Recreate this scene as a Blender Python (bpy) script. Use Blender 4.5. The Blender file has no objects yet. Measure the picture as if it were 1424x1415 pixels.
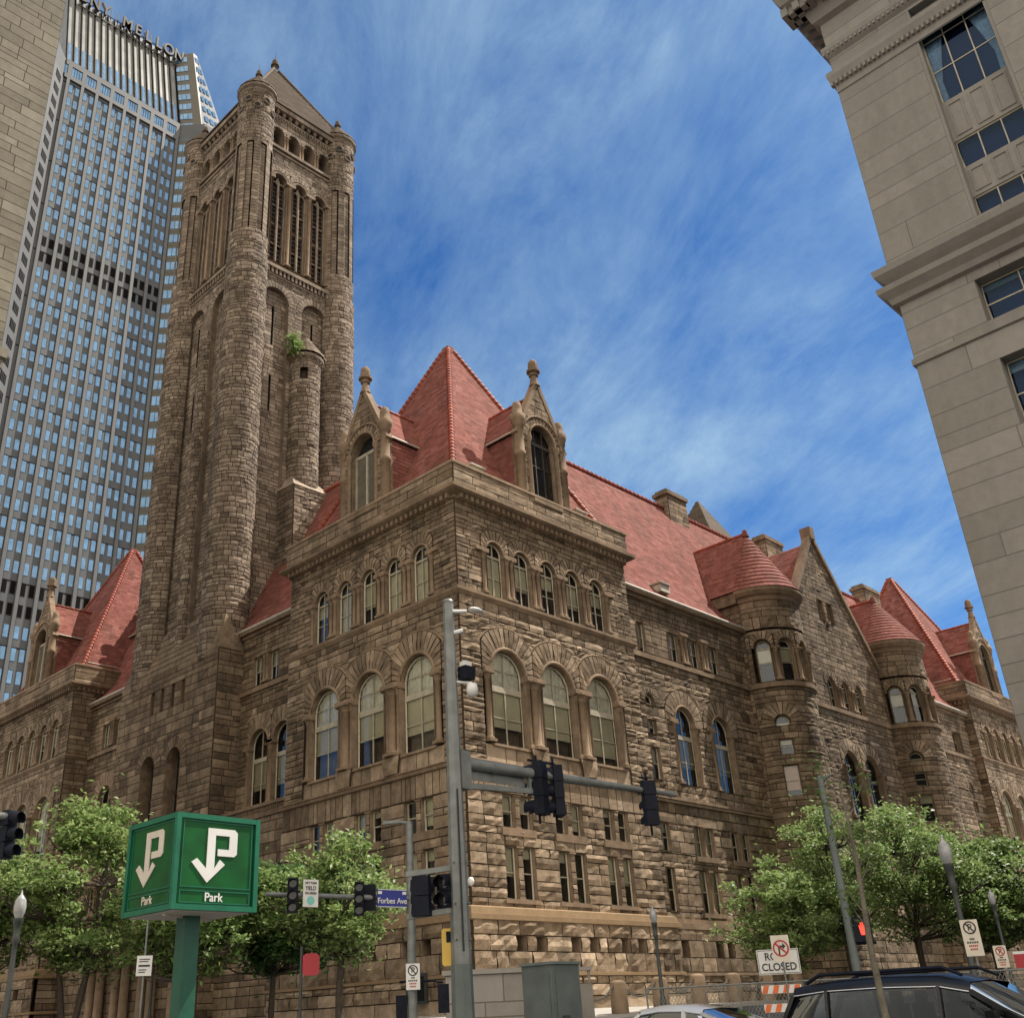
import bpy, math, random
import numpy as np
from mathutils import Matrix, Vector
S = bpy.context.scene
COL = S.collection
rnd = random.Random(11)
R_ = math.radians

# ------------------------------------------------------------------ camera
cam = bpy.data.cameras.new('camera'); camo = bpy.data.objects.new('camera', cam); COL.objects.link(camo)
yaw, pit, rol = 0.78123, 0.46200, -0.04560
f_ = Vector((math.cos(yaw)*math.cos(pit), math.sin(yaw)*math.cos(pit), math.sin(pit)))
r0 = Vector((math.sin(yaw), -math.cos(yaw), 0)); u0 = r0.cross(f_)
r1 = math.cos(rol)*r0 + math.sin(rol)*u0; u1 = -math.sin(rol)*r0 + math.cos(rol)*u0
M4 = Matrix((r1, u1, -f_)).transposed().to_4x4(); M4.translation = (-36.596, -36.838, 0.433)
camo.matrix_world = M4
cam.sensor_width = 36; cam.lens = 1451.99/1424*36
cam.shift_x = (712-641.25)/1424; cam.shift_y = (699.89-707.5)/1424
cam.clip_start = 0.2; cam.clip_end = 6000
S.camera = camo

# ------------------------------------------------------------------ light
SUN_AZ, SUN_EL = math.atan2(-0.35, 0.94), R_(56)
W = bpy.data.worlds.new('World'); S.world = W; W.use_nodes = True
nt = W.node_tree; nt.nodes.clear()
N = lambda t: nt.nodes.new(t)
def L(a, b): nt.links.new(a, b)
sky = N('ShaderNodeTexSky'); sky.sky_type = 'NISHITA'; sky.sun_disc = False
sky.sun_elevation = SUN_EL; sky.sun_rotation = math.pi/2-SUN_AZ; sky.ozone_density = 3.0; sky.air_density = 1.0; sky.dust_density = 0.4
tc = N('ShaderNodeTexCoord'); sp = N('ShaderNodeSeparateXYZ'); L(tc.outputs['Generated'], sp.inputs[0])
mz = N('ShaderNodeMath'); mz.operation = 'MAXIMUM'; L(sp.outputs['Z'], mz.inputs[0]); mz.inputs[1].default_value = 0.02
az_ = N('ShaderNodeMath'); az_.operation = 'ADD'; L(mz.outputs[0], az_.inputs[0]); az_.inputs[1].default_value = 0.15
dx = N('ShaderNodeMath'); dx.operation = 'DIVIDE'; L(sp.outputs['X'], dx.inputs[0]); L(az_.outputs[0], dx.inputs[1])
dy = N('ShaderNodeMath'); dy.operation = 'DIVIDE'; L(sp.outputs['Y'], dy.inputs[0]); L(az_.outputs[0], dy.inputs[1])
cb = N('ShaderNodeCombineXYZ'); L(dx.outputs[0], cb.inputs[0]); L(dy.outputs[0], cb.inputs[1])
mr_ = N('ShaderNodeMapping'); mr_.inputs['Rotation'].default_value = (0, 0, R_(-62)); L(cb.outputs[0], mr_.inputs[0])
mp = N('ShaderNodeMapping'); mp.inputs['Scale'].default_value = (0.85, 1.9, 1); mp.inputs['Location'].default_value = (0.55, 0.35, 0); L(mr_.outputs[0], mp.inputs[0])
n1 = N('ShaderNodeTexNoise'); n1.inputs['Scale'].default_value = 3.4; n1.inputs['Detail'].default_value = 13; n1.inputs['Roughness'].default_value = 0.70; n1.inputs['Distortion'].default_value = 0.25; L(mp.outputs[0], n1.inputs[0])
n2 = N('ShaderNodeTexNoise'); n2.inputs['Scale'].default_value = 1.9; n2.inputs['Detail'].default_value = 5; L(cb.outputs[0], n2.inputs[0])
mm = N('ShaderNodeMath'); mm.operation = 'MULTIPLY'; L(n1.outputs[0], mm.inputs[0]); L(n2.outputs[0], mm.inputs[1])
cr = N('ShaderNodeValToRGB'); cr.color_ramp.elements[0].position = 0.13; e_ = cr.color_ramp.elements.new(0.25); e_.color = (0.24, 0.24, 0.24, 1); cr.color_ramp.elements[0].color = (0, 0, 0, 1)
cr.color_ramp.elements[2].position = 0.42; cr.color_ramp.elements[2].color = (0.62, 0.62, 0.62, 1); L(mm.outputs[0], cr.inputs[0])
tint = N('ShaderNodeMix'); tint.data_type = 'RGBA'; tint.blend_type = 'MULTIPLY'; tint.inputs[0].default_value = 1.0
L(sky.outputs[0], tint.inputs[6]); tint.inputs[7].default_value = (0.37, 0.74, 1.12, 1)
mx = N('ShaderNodeMix'); mx.data_type = 'RGBA'; L(cr.outputs[0], mx.inputs[0]); L(tint.outputs[2], mx.inputs[6]); mx.inputs[7].default_value = (4.9, 7.0, 8.4, 1)
# an unseen bank of bright clouds, added behind the viewer to light the shaded fronts
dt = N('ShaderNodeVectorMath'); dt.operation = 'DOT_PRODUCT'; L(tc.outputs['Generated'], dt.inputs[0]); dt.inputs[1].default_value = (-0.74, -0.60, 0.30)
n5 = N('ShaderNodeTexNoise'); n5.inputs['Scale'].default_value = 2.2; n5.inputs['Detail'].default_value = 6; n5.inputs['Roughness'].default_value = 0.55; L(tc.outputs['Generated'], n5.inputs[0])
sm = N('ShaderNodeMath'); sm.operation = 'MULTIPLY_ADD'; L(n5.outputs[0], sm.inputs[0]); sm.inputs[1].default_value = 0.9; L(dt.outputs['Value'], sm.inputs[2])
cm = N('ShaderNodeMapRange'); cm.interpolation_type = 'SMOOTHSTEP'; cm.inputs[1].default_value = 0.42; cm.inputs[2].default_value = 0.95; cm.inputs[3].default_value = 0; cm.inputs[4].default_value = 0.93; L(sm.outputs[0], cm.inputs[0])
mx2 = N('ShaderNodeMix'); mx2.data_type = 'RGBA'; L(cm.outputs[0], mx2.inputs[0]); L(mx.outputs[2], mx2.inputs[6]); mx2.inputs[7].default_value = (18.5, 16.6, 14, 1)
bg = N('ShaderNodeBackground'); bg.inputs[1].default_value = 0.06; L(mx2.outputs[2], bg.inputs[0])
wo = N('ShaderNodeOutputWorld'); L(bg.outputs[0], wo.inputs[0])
sl = bpy.data.lights.new('sun', 'SUN'); sl.energy = 4.9; sl.angle = R_(0.53); sl.color = (1.0, 0.93, 0.82)
so = bpy.data.objects.new('sun', sl); COL.objects.link(so)
sd = Vector((math.cos(SUN_AZ)*math.cos(SUN_EL), math.sin(SUN_AZ)*math.cos(SUN_EL), math.sin(SUN_EL)))
so.rotation_euler = sd.to_track_quat('Z', 'Y').to_euler(); so.location = sd*200
S.view_settings.view_transform = 'Standard'; S.view_settings.look = 'None'; S.view_settings.gamma = 1
S.view_settings.exposure = 0.78
S.cycles.max_bounces = 6; S.cycles.transparent_max_bounces = 12

# ------------------------------------------------------------------ materials
def mat(name, base=(0.5, 0.5, 0.5), rough=0.6, metal=0.0, spec=0.5, noise=0.0, nscale=3.0, bump=0.0, bscale=20.0, coat=0.0, emit=None):
    m = bpy.data.materials.new(name); m.use_nodes = True; t = m.node_tree
    b = t.nodes['Principled BSDF']; b.inputs['Base Color'].default_value = (*base, 1); b.inputs['Roughness'].default_value = rough
    b.inputs['Metallic'].default_value = metal; b.inputs['Specular IOR Level'].default_value = spec; b.inputs['Coat Weight'].default_value = coat
    if emit:
        b.inputs['Emission Color'].default_value = (*emit[0], 1); b.inputs['Emission Strength'].default_value = emit[1]
    g = t.nodes.new('ShaderNodeNewGeometry')
    if noise:
        n = t.nodes.new('ShaderNodeTexNoise'); n.inputs['Scale'].default_value = nscale; n.inputs['Detail'].default_value = 5
        t.links.new(g.outputs['Position'], n.inputs['Vector'])
        c = t.nodes.new('ShaderNodeMapRange'); c.inputs[1].default_value = 0.3; c.inputs[2].default_value = 0.7; c.inputs[3].default_value = 1-noise; c.inputs[4].default_value = 1+noise
        t.links.new(n.outputs[0], c.inputs[0])
        v = t.nodes.new('ShaderNodeVectorMath'); v.operation = 'SCALE'; v.inputs[0].default_value = base; t.links.new(c.outputs[0], v.inputs['Scale'])
        t.links.new(v.outputs[0], b.inputs['Base Color'])
    if bump:
        n = t.nodes.new('ShaderNodeTexNoise'); n.inputs['Scale'].default_value = bscale; n.inputs['Detail'].default_value = 6
        t.links.new(g.outputs['Position'], n.inputs['Vector'])
        bp = t.nodes.new('ShaderNodeBump'); bp.inputs['Strength'].default_value = bump; bp.inputs['Distance'].default_value = 0.05
        t.links.new(n.outputs[0], bp.inputs['Height']); t.links.new(bp.outputs[0], b.inputs['Normal'])
    return m

def stone_mat(name, ramp, mortar, soot=0.5, bump=0.6, bscale=9.0, rough=0.85):
    """stone whose blocks carry a 'tone' face value (0..1); negative tone marks mortar joints and dark sheets painted for shade in openings"""
    m = bpy.data.materials.new(name); m.use_nodes = True; t = m.node_tree; k = t.links.new
    b = t.nodes['Principled BSDF']; b.inputs['Roughness'].default_value = rough; b.inputs['Specular IOR Level'].default_value = 0.12
    a = t.nodes.new('ShaderNodeAttribute'); a.attribute_name = 'tone'
    g = t.nodes.new('ShaderNodeNewGeometry')
    n = t.nodes.new('ShaderNodeTexNoise'); n.inputs['Scale'].default_value = 2.2; n.inputs['Detail'].default_value = 8; n.inputs['Roughness'].default_value = 0.65
    k(g.outputs['Position'], n.inputs['Vector'])
    ad = t.nodes.new('ShaderNodeMath'); ad.operation = 'MULTIPLY_ADD'; k(n.outputs[0], ad.inputs[0]); ad.inputs[1].default_value = 1.15
    sb = t.nodes.new('ShaderNodeMath'); sb.operation = 'ADD'; k(a.outputs['Fac'], sb.inputs[0]); sb.inputs[1].default_value = -0.575; k(sb.outputs[0], ad.inputs[2])
    r = t.nodes.new('ShaderNodeValToRGB'); cr = r.color_ramp
    cr.elements[0].position = 0.0; cr.elements[0].color = (*ramp[0], 1); cr.elements[1].position = 1.0; cr.elements[1].color = (*ramp[-1], 1)
    for i, c in enumerate(ramp[1:-1]):
        e = cr.elements.new((i+1)/(len(ramp)-1)); e.color = (*c, 1)
    k(ad.outputs[0], r.inputs[0])
    # weathering: broad patches and vertical streaks
    mp = t.nodes.new('ShaderNodeMapping'); mp.inputs['Scale'].default_value = (0.55, 0.55, 0.16); k(g.outputs['Position'], mp.inputs[0])
    n3 = t.nodes.new('ShaderNodeTexNoise'); n3.inputs['Scale'].default_value = 1.0; n3.inputs['Detail'].default_value = 7; n3.inputs['Roughness'].default_value = 0.7; k(mp.outputs[0], n3.inputs['Vector'])
    mr = t.nodes.new('ShaderNodeMapRange'); mr.inputs[1].default_value = 0.44; mr.inputs[2].default_value = 0.74; mr.inputs[3].default_value = 0.0; mr.inputs[4].default_value = soot; k(n3.outputs[0], mr.inputs[0])
    x = t.nodes.new('ShaderNodeMix'); x.data_type = 'RGBA'; k(mr.outputs[0], x.inputs[0]); k(r.outputs[0], x.inputs[6]); x.inputs[7].default_value = (0.045, 0.038, 0.03, 1)
    lt = t.nodes.new('ShaderNodeMath'); lt.operation = 'LESS_THAN'; k(a.outputs['Fac'], lt.inputs[0]); lt.inputs[1].default_value = -0.5
    y = t.nodes.new('ShaderNodeMix'); y.data_type = 'RGBA'; k(lt.outputs[0], y.inputs[0]); k(x.outputs[2], y.inputs[6]); y.inputs[7].default_value = (*mortar, 1)
    k(y.outputs[2], b.inputs['Base Color'])
    n4 = t.nodes.new('ShaderNodeTexNoise'); n4.inputs['Scale'].default_value = bscale; n4.inputs['Detail'].default_value = 7; n4.inputs['Roughness'].default_value = 0.6; k(g.outputs['Position'], n4.inputs['Vector'])
    bp = t.nodes.new('ShaderNodeBump'); bp.inputs['Strength'].default_value = bump; bp.inputs['Distance'].default_value = 0.06
    k(n4.outputs[0], bp.inputs['Height']); k(bp.outputs[0], b.inputs['Normal'])
    return m

def glass_mat(name, gl=0.14, tint=(0.75, 0.82, 0.82), gcol=(0.9, 0.95, 1)):
    m = bpy.data.materials.new(name); m.use_nodes = True; t = m.node_tree; t.nodes.clear(); k = t.links.new
    o = t.nodes.new('ShaderNodeOutputMaterial'); x = t.nodes.new('ShaderNodeMixShader')
    tr = t.nodes.new('ShaderNodeBsdfTransparent'); tr.inputs[0].default_value = (*tint, 1)
    g = t.nodes.new('ShaderNodeBsdfGlossy'); g.inputs['Roughness'].default_value = 0.03; g.inputs[0].default_value = (*gcol, 1)
    fr = t.nodes.new('ShaderNodeFresnel'); fr.inputs[0].default_value = 1.5
    ad = t.nodes.new('ShaderNodeMath'); ad.operation = 'ADD'; ad.inputs[1].default_value = gl; k(fr.outputs[0], ad.inputs[0])
    ge = t.nodes.new('ShaderNodeNewGeometry'); n = t.nodes.new('ShaderNodeTexNoise'); n.inputs['Scale'].default_value = 0.8; k(ge.outputs['Position'], n.inputs['Vector'])
    bp = t.nodes.new('ShaderNodeBump'); bp.inputs['Strength'].default_value = 0.018; bp.inputs['Distance'].default_value = 0.1; k(n.outputs[0], bp.inputs['Height']); k(bp.outputs[0], g.inputs['Normal'])
    k(ad.outputs[0], x.inputs[0]); k(tr.outputs[0], x.inputs[1]); k(g.outputs[0], x.inputs[2]); k(x.outputs[0], o.inputs[0])
    return m

MT = {}
MT['stone'] = stone_mat('courthouse stone', [(0.082, 0.059, 0.040), (0.187, 0.136, 0.091), (0.298, 0.221, 0.151), (0.455, 0.350, 0.25)], (0.05, 0.036, 0.024), 0.75)
MT['tower'] = stone_mat('tower stone', [(0.10, 0.075, 0.056), (0.19, 0.146, 0.110), (0.28, 0.220, 0.168), (0.40, 0.322, 0.25)], (0.052, 0.040, 0.029), 0.75)
MT['dress'] = stone_mat('dressed stone', [(0.13, 0.088, 0.059), (0.215, 0.152, 0.102), (0.285, 0.205, 0.139), (0.38, 0.282, 0.195)], (0.10, 0.075, 0.05), 0.6, 0.25, 14)
MT['fascia'] = stone_mat('sandy fascia stone', [(0.19, 0.128, 0.074), (0.225, 0.154, 0.09), (0.26, 0.18, 0.106), (0.31, 0.22, 0.134)], (0.12, 0.08, 0.05), 0.2, 0.2, 14)
MT['tile'] = stone_mat('red clay tile', [(0.12, 0.042, 0.034), (0.20, 0.070, 0.055), (0.25, 0.094, 0.077), (0.31, 0.14, 0.12)], (0.09, 0.034, 0.026), 0.5, 0.3, 16, 0.9)
MT['ridge'] = stone_mat('ridge tile', [(0.19, 0.045, 0.03), (0.26, 0.065, 0.04), (0.34, 0.09, 0.055)], (0.1, 0.03, 0.02), 0.3, 0.2, 12, 0.6)
MT['slab'] = stone_mat('stepped roof stone', [(0.075, 0.057, 0.043), (0.11, 0.085, 0.063), (0.16, 0.125, 0.092)], (0.08, 0.06, 0.045), 0.5, 0.3, 10)
MT['limestone'] = stone_mat('pale granite', [(0.195, 0.181, 0.162), (0.225, 0.210, 0.189), (0.25, 0.234, 0.212), (0.28, 0.263, 0.24)], (0.14, 0.127, 0.11), 0.22, 0.15, 12, 0.7)
MT['brown'] = stone_mat('brown granite ashlar', [(0.15, 0.134, 0.102), (0.19, 0.170, 0.132), (0.22, 0.20, 0.155), (0.27, 0.245, 0.195)], (0.06, 0.052, 0.04), 0.3, 0.2, 14)
MT['wood'] = mat('cream window paint', (0.40, 0.36, 0.27), 0.55, noise=0.15)
MT['darkframe'] = mat('bronze window frame', (0.06, 0.05, 0.04), 0.5)
MT['glass'] = glass_mat('window glass', 0.03, (0.9, 0.92, 0.9))
MT['glassblue'] = glass_mat('sky tinted glass', 0.0, (0.45, 0.6, 0.8), (0.28, 0.40, 0.60))  # gloss and tint coloured blue in place of reflected sky
MT['bluedark'] = mat('sky blue painted backing', (0.025, 0.05, 0.10), 0.9)  # blue of the reflected sky put into the board behind the panes
MT['dark'] = mat('painted dark backing', (0.012, 0.012, 0.013), 0.9)  # near-black sheets stand in for the shade inside rooms and openings
MT['blind'] = mat('cream blind', (0.62, 0.56, 0.40), 0.8, noise=0.1, nscale=1.5)
MT['curtain'] = mat('white curtain', (0.78, 0.74, 0.62), 0.85, noise=0.2, nscale=4)
MT['plywood'] = mat('boarded window', (0.52, 0.33, 0.20), 0.8, noise=0.1)
MT['lead'] = mat('pale gutter metal', (0.42, 0.38, 0.31), 0.5, noise=0.2)
MT['louvre'] = mat('louvre slats', (0.30, 0.27, 0.21), 0.7, noise=0.2)
MT['steel'] = mat('galvanised steel', (0.16, 0.172, 0.165), 0.5, 0.25, noise=0.22, nscale=4, bump=0.1, bscale=30)
MT['greypaint'] = mat('grey green paint', (0.085, 0.105, 0.10), 0.5, noise=0.18, nscale=3, bump=0.08, bscale=40)
MT['sig'] = mat('black signal housing', (0.006, 0.008, 0.016), 0.6, 0, 0.15, noise=0.3, nscale=6)
MT['lens'] = mat('dark signal lens', (0.03, 0.03, 0.03), 0.15)
MT['green'] = mat('sign face green', (0.003, 0.070, 0.013), 0.4, 0, 0.25, noise=0.28, nscale=3.5)
MT['greenframe'] = mat('sign frame green', (0.010, 0.115, 0.062), 0.4, 0, 0.3, noise=0.15, nscale=5)
MT['greenpost'] = mat('post dark green', (0.008, 0.075, 0.042), 0.4, noise=0.2, nscale=4)
MT['signwhite'] = mat('sign white', (0.62, 0.62, 0.60), 0.5, noise=0.06, nscale=4)
MT['signwarm'] = mat('sign weathered white', (0.55, 0.50, 0.42), 0.5, noise=0.1, nscale=5)
MT['black'] = mat('sign black', (0.01, 0.01, 0.01), 0.5)
MT['red'] = mat('sign red', (0.33, 0.02, 0.03), 0.5, noise=0.1)
MT['blue'] = mat('street sign blue', (0.01, 0.02, 0.22), 0.4, noise=0.08)
MT['aqua'] = mat('sign aqua disc', (0.18, 0.50, 0.45), 0.5)
MT['yellow'] = mat('yellow paint', (0.55, 0.36, 0.06), 0.5, noise=0.1, nscale=4)
MT['orange'] = mat('barricade orange', (0.62, 0.13, 0.03), 0.45, noise=0.1)
MT['lampglass'] = mat('frosted lamp globe', (0.28, 0.29, 0.29), 0.2, noise=0.25, nscale=9)
MT['lampblack'] = mat('lamp post paint', (0.03, 0.035, 0.033), 0.45, noise=0.2)
MT['asphalt'] = mat('asphalt', (0.05, 0.05, 0.052), 0.9, noise=0.25, nscale=0.8, bump=0.3, bscale=60)
MT['pave'] = mat('pavement concrete', (0.30, 0.28, 0.25), 0.85, noise=0.15, nscale=0.7, bump=0.2, bscale=40)
MT['paint'] = mat('road paint', (0.75, 0.74, 0.7), 0.7, noise=0.15)
MT['bark'] = mat('bark', (0.055, 0.042, 0.032), 0.9, noise=0.3, nscale=6, bump=0.6, bscale=18)
MT['palebark'] = mat('pale sapling bark', (0.13, 0.115, 0.085), 0.9, noise=0.3, nscale=6, bump=0.5, bscale=25)
MT['chain'] = mat('chain steel', (0.20, 0.19, 0.17), 0.5, 0.6)
MT['carwhite'] = mat('silver car paint', (0.56, 0.58, 0.60), 0.25, 0.2, coat=1.0, noise=0.04)
MT['carblack'] = mat('black car paint', (0.006, 0.0065, 0.008), 0.3, 0.0, 0.25, coat=0.25)
MT['carglass'] = mat('tinted car glass', (0.006, 0.007, 0.008), 0.03, 0.0, 0.18)
MT['cabin'] = glass_mat('car side glass', 0.0, (0.42, 0.45, 0.46), (0.5, 0.55, 0.6))
MT['chrome'] = mat('bright trim', (0.6, 0.6, 0.62), 0.2, 0.9)
MT['rubber'] = mat('rubber', (0.02, 0.02, 0.02), 0.8)
MT['redlamp'] = mat('red lamp', (0.4, 0.01, 0.01), 0.2)
MT['hand'] = mat('lit red hand', (0.5, 0.03, 0.02), 0.4, emit=((1.0, 0.06, 0.03), 0.9))

def leaf_mat(name, c1, c2):
    m = bpy.data.materials.new(name); m.use_nodes = True; t = m.node_tree; k = t.links.new
    b = t.nodes['Principled BSDF']; b.inputs['Roughness'].default_value = 0.5; b.inputs['Specular IOR Level'].default_value = 0.35
    a = t.nodes.new('ShaderNodeAttribute'); a.attribute_name = 'tone'
    r = t.nodes.new('ShaderNodeValToRGB'); r.color_ramp.elements[0].color = (*c1, 1); r.color_ramp.elements[1].color = (*c2, 1); k(a.outputs['Fac'], r.inputs[0])
    k(r.outputs[0], b.inputs['Base Color'])
    tl = t.nodes.new('ShaderNodeBsdfTranslucent'); k(r.outputs[0], tl.inputs[0])
    x = t.nodes.new('ShaderNodeMixShader'); x.inputs[0].default_value = 0.45; k(b.outputs[0], x.inputs[1]); k(tl.outputs[0], x.inputs[2])
    k(x.outputs[0], t.nodes['Material Output'].inputs[0])
    return m
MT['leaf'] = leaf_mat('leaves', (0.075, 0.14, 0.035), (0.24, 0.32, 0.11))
MT['leafshade'] = leaf_mat('shade darkened leaves', (0.03, 0.085, 0.022), (0.11, 0.20, 0.06))  # green darkened for a tree that stands in shade
MT['leafbright'] = leaf_mat('bright leaves', (0.10, 0.18, 0.045), (0.31, 0.39, 0.15))

# ------------------------------------------------------------------ mesh builder
class MB:
    def __init__(s): s.V = []; s.nv = 0; s.F = []; s.T = []; s.SM = []; s.MI = []
    def add(s, verts, faces, tone=0.5, smooth=False, mi=0):
        s.V.append(np.asarray(verts, dtype=float).reshape(-1, 3)); b = s.nv; s.nv += len(verts)
        for i, q in enumerate(faces):
            s.F.append([b+j for j in q]); s.T.append(tone[i] if isinstance(tone, (list, np.ndarray)) else tone); s.SM.append(smooth); s.MI.append(mi)
    def box(s, a, b, tone=0.5, mi=0, taper=0):
        x0, y0, z0 = a; x1, y1, z1 = b; t = taper
        s.add([(x0, y0, z0), (x1, y0, z0), (x1, y1, z0), (x0, y1, z0), (x0+t, y0+t, z1), (x1-t, y0+t, z1), (x1-t, y1-t, z1), (x0+t, y1-t, z1)],
              [(0, 3, 2, 1), (4, 5, 6, 7), (0, 1, 5, 4), (1, 2, 6, 5), (2, 3, 7, 6), (3, 0, 4, 7)], tone, False, mi)
    def bar(s, p, q, w, h=None, tone=0.5, mi=0, up=(0, 0, 1)):
        """box beam from p to q"""
        h = h or w; p = Vector(p); q = Vector(q); d = (q-p).normalized(); upv = Vector(up)
        if abs(d.dot(upv)) > 0.98: upv = Vector((1, 0, 0))
        a = d.cross(upv).normalized()*w/2; b = a.cross(d).normalized()*h/2
        vs = [p-a-b, p+a-b, p+a+b, p-a+b, q-a-b, q+a-b, q+a+b, q-a+b]
        s.add([tuple(v) for v in vs], [(0, 3, 2, 1), (4, 5, 6, 7), (0, 1, 5, 4), (1, 2, 6, 5), (2, 3, 7, 6), (3, 0, 4, 7)], tone, False, mi)
    def tube(s, path, rad, n=8, tone=0.5, mi=0, cap=True, smooth=True):
        path = [Vector(p) for p in path]; m = len(path)
        rad = rad if isinstance(rad, (list, tuple)) else [rad]*m
        vs = []; ref = Vector((0.13, 0.2, 1)).normalized()
        for i, p in enumerate(path):
            d = (path[min(i+1, m-1)]-path[max(i-1, 0)]).normalized()
            rr = ref if abs(d.dot(ref)) < 0.95 else Vector((1, 0.1, 0))
            a = d.cross(rr).normalized(); b = d.cross(a)
            for j in range(n):
                t = 2*math.pi*j/n; vs.append(tuple(p+(a*math.cos(t)+b*math.sin(t))*rad[i]))
        fs = [(i*n+j, i*n+(j+1) % n, (i+1)*n+(j+1) % n, (i+1)*n+j) for i in range(m-1) for j in range(n)]
        s.add(vs, fs, tone, smooth, mi)
        if cap:
            s.add(vs[:n], [tuple(range(n))], tone, False, mi); s.add(vs[-n:], [tuple(range(n))], tone, False, mi)
    def lathe(s, prof, c=(0, 0, 0), n=12, tone=0.5, mi=0, smooth=True, a0=0.0, a1=2*math.pi):
        full = abs(a1-a0-2*math.pi) < 1e-6; nn = n if full else n+1; vs = []
        for r, z in prof:
            for j in range(nn):
                t = a0+(a1-a0)*j/n; vs.append((c[0]+r*math.cos(t), c[1]+r*math.sin(t), c[2]+z))
        fs = []
        for i in range(len(prof)-1):
            for j in range(n):
                k = (j+1) % nn; fs.append((i*nn+j, i*nn+k, (i+1)*nn+k, (i+1)*nn+j))
        s.add(vs, fs, tone, smooth, mi)
    def prism(s, poly, z0, z1, tone=0.5, mi=0):
        n = len(poly); vs = [(x, y, z0) for x, y in poly]+[(x, y, z1) for x, y in poly]
        s.add(vs, [tuple(range(n))[::-1], tuple(range(n, 2*n))]+[(i, (i+1) % n, n+(i+1) % n, n+i) for i in range(n)], tone, False, mi)
    def plate(s, poly, d0, d1, tone=0.5, mi=0):
        """outline in (u,z), thickness along depth"""
        n = len(poly); vs = [(u, d0, z) for u, z in poly]+[(u, d1, z) for u, z in poly]
        s.add(vs, [tuple(range(n)), tuple(range(n, 2*n))[::-1]]+[(i, n+i, n+(i+1) % n, (i+1) % n) for i in range(n)], tone, False, mi)
    def mesh(s, name, mats):
        me = bpy.data.meshes.new(name)
        V = np.concatenate(s.V) if s.V else np.zeros((0, 3))
        me.vertices.add(len(V)); me.vertices.foreach_set('co', V.ravel())
        lt = np.array([len(f) for f in s.F], dtype=np.int32); ls = np.concatenate([[0], np.cumsum(lt)[:-1]]).astype(np.int32)
        li = np.array([i for f in s.F for i in f], dtype=np.int32)
        me.loops.add(len(li)); me.loops.foreach_set('vertex_index', li)
        me.polygons.add(len(lt)); me.polygons.foreach_set('loop_start', ls); me.polygons.foreach_set('loop_total', lt)
        me.polygons.foreach_set('use_smooth', np.array(s.SM, dtype=bool)); me.polygons.foreach_set('material_index', np.array(s.MI, dtype=np.int32))
        me.update(calc_edges=True); me.validate()
        at = me.attributes.new('tone', 'FLOAT', 'FACE')
        if len(at.data) == len(s.T): at.data.foreach_set('value', np.array(s.T, dtype=np.float32))
        for m in (mats if isinstance(mats, (list, tuple)) else [mats]): me.materials.append(MT[m])
        return me
    def build(s, name, mats, parent=None, mx=None):
        return link(s.mesh(name, mats), name, parent, mx)

def link(me, name, parent=None, mx=None):
    o = bpy.data.objects.new(name, me); COL.objects.link(o)
    if parent is not None: o.parent = parent
    if mx is not None: o.matrix_local = mx
    return o
def thing(name, label, cat, loc=(0, 0, 0), rz=0.0, group=None, kind=None):
    o = bpy.data.objects.new(name, None); COL.objects.link(o); o.location = loc; o.rotation_euler = (0, 0, rz); o.empty_display_size = 0.3
    return tag(o, label, cat, group, kind)
def tag(o, label=None, cat=None, group=None, kind=None):
    for k, v in (('label', label), ('category', cat), ('group', group), ('kind', kind)):
        if v: o[k] = v
    return o
def copy_tree(o, parent=None):
    c = o.copy(); COL.objects.link(c)
    if parent is not None: c.parent = parent
    for ch in list(o.children): copy_tree(ch, c)
    return c
def frame(x, y, deg=0.0, z=0.0):
    return Matrix.Translation((x, y, z)) @ Matrix.Rotation(R_(deg), 4, 'Z')
def text(body, size, parent, mx, m, name='lettering', ext=0.006, align='CENTER', xs=1.0):
    """lettering lying in the local u-z plane facing -depth"""
    c = bpy.data.curves.new(name, 'FONT'); c.body = body; c.size = size; c.extrude = ext; c.align_x = align; c.align_y = 'CENTER'; c.offset = size*0.012
    o = bpy.data.objects.new(name, c); COL.objects.link(o)
    dg = bpy.context.evaluated_depsgraph_get(); me = bpy.data.meshes.new_from_object(o.evaluated_get(dg))
    bpy.data.objects.remove(o); bpy.data.curves.remove(c)
    me.materials.clear(); me.materials.append(MT[m])
    return link(me, name, parent, mx @ Matrix.Rotation(R_(90), 4, 'X') @ Matrix.Diagonal((xs, 1, 1, 1)))

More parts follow.
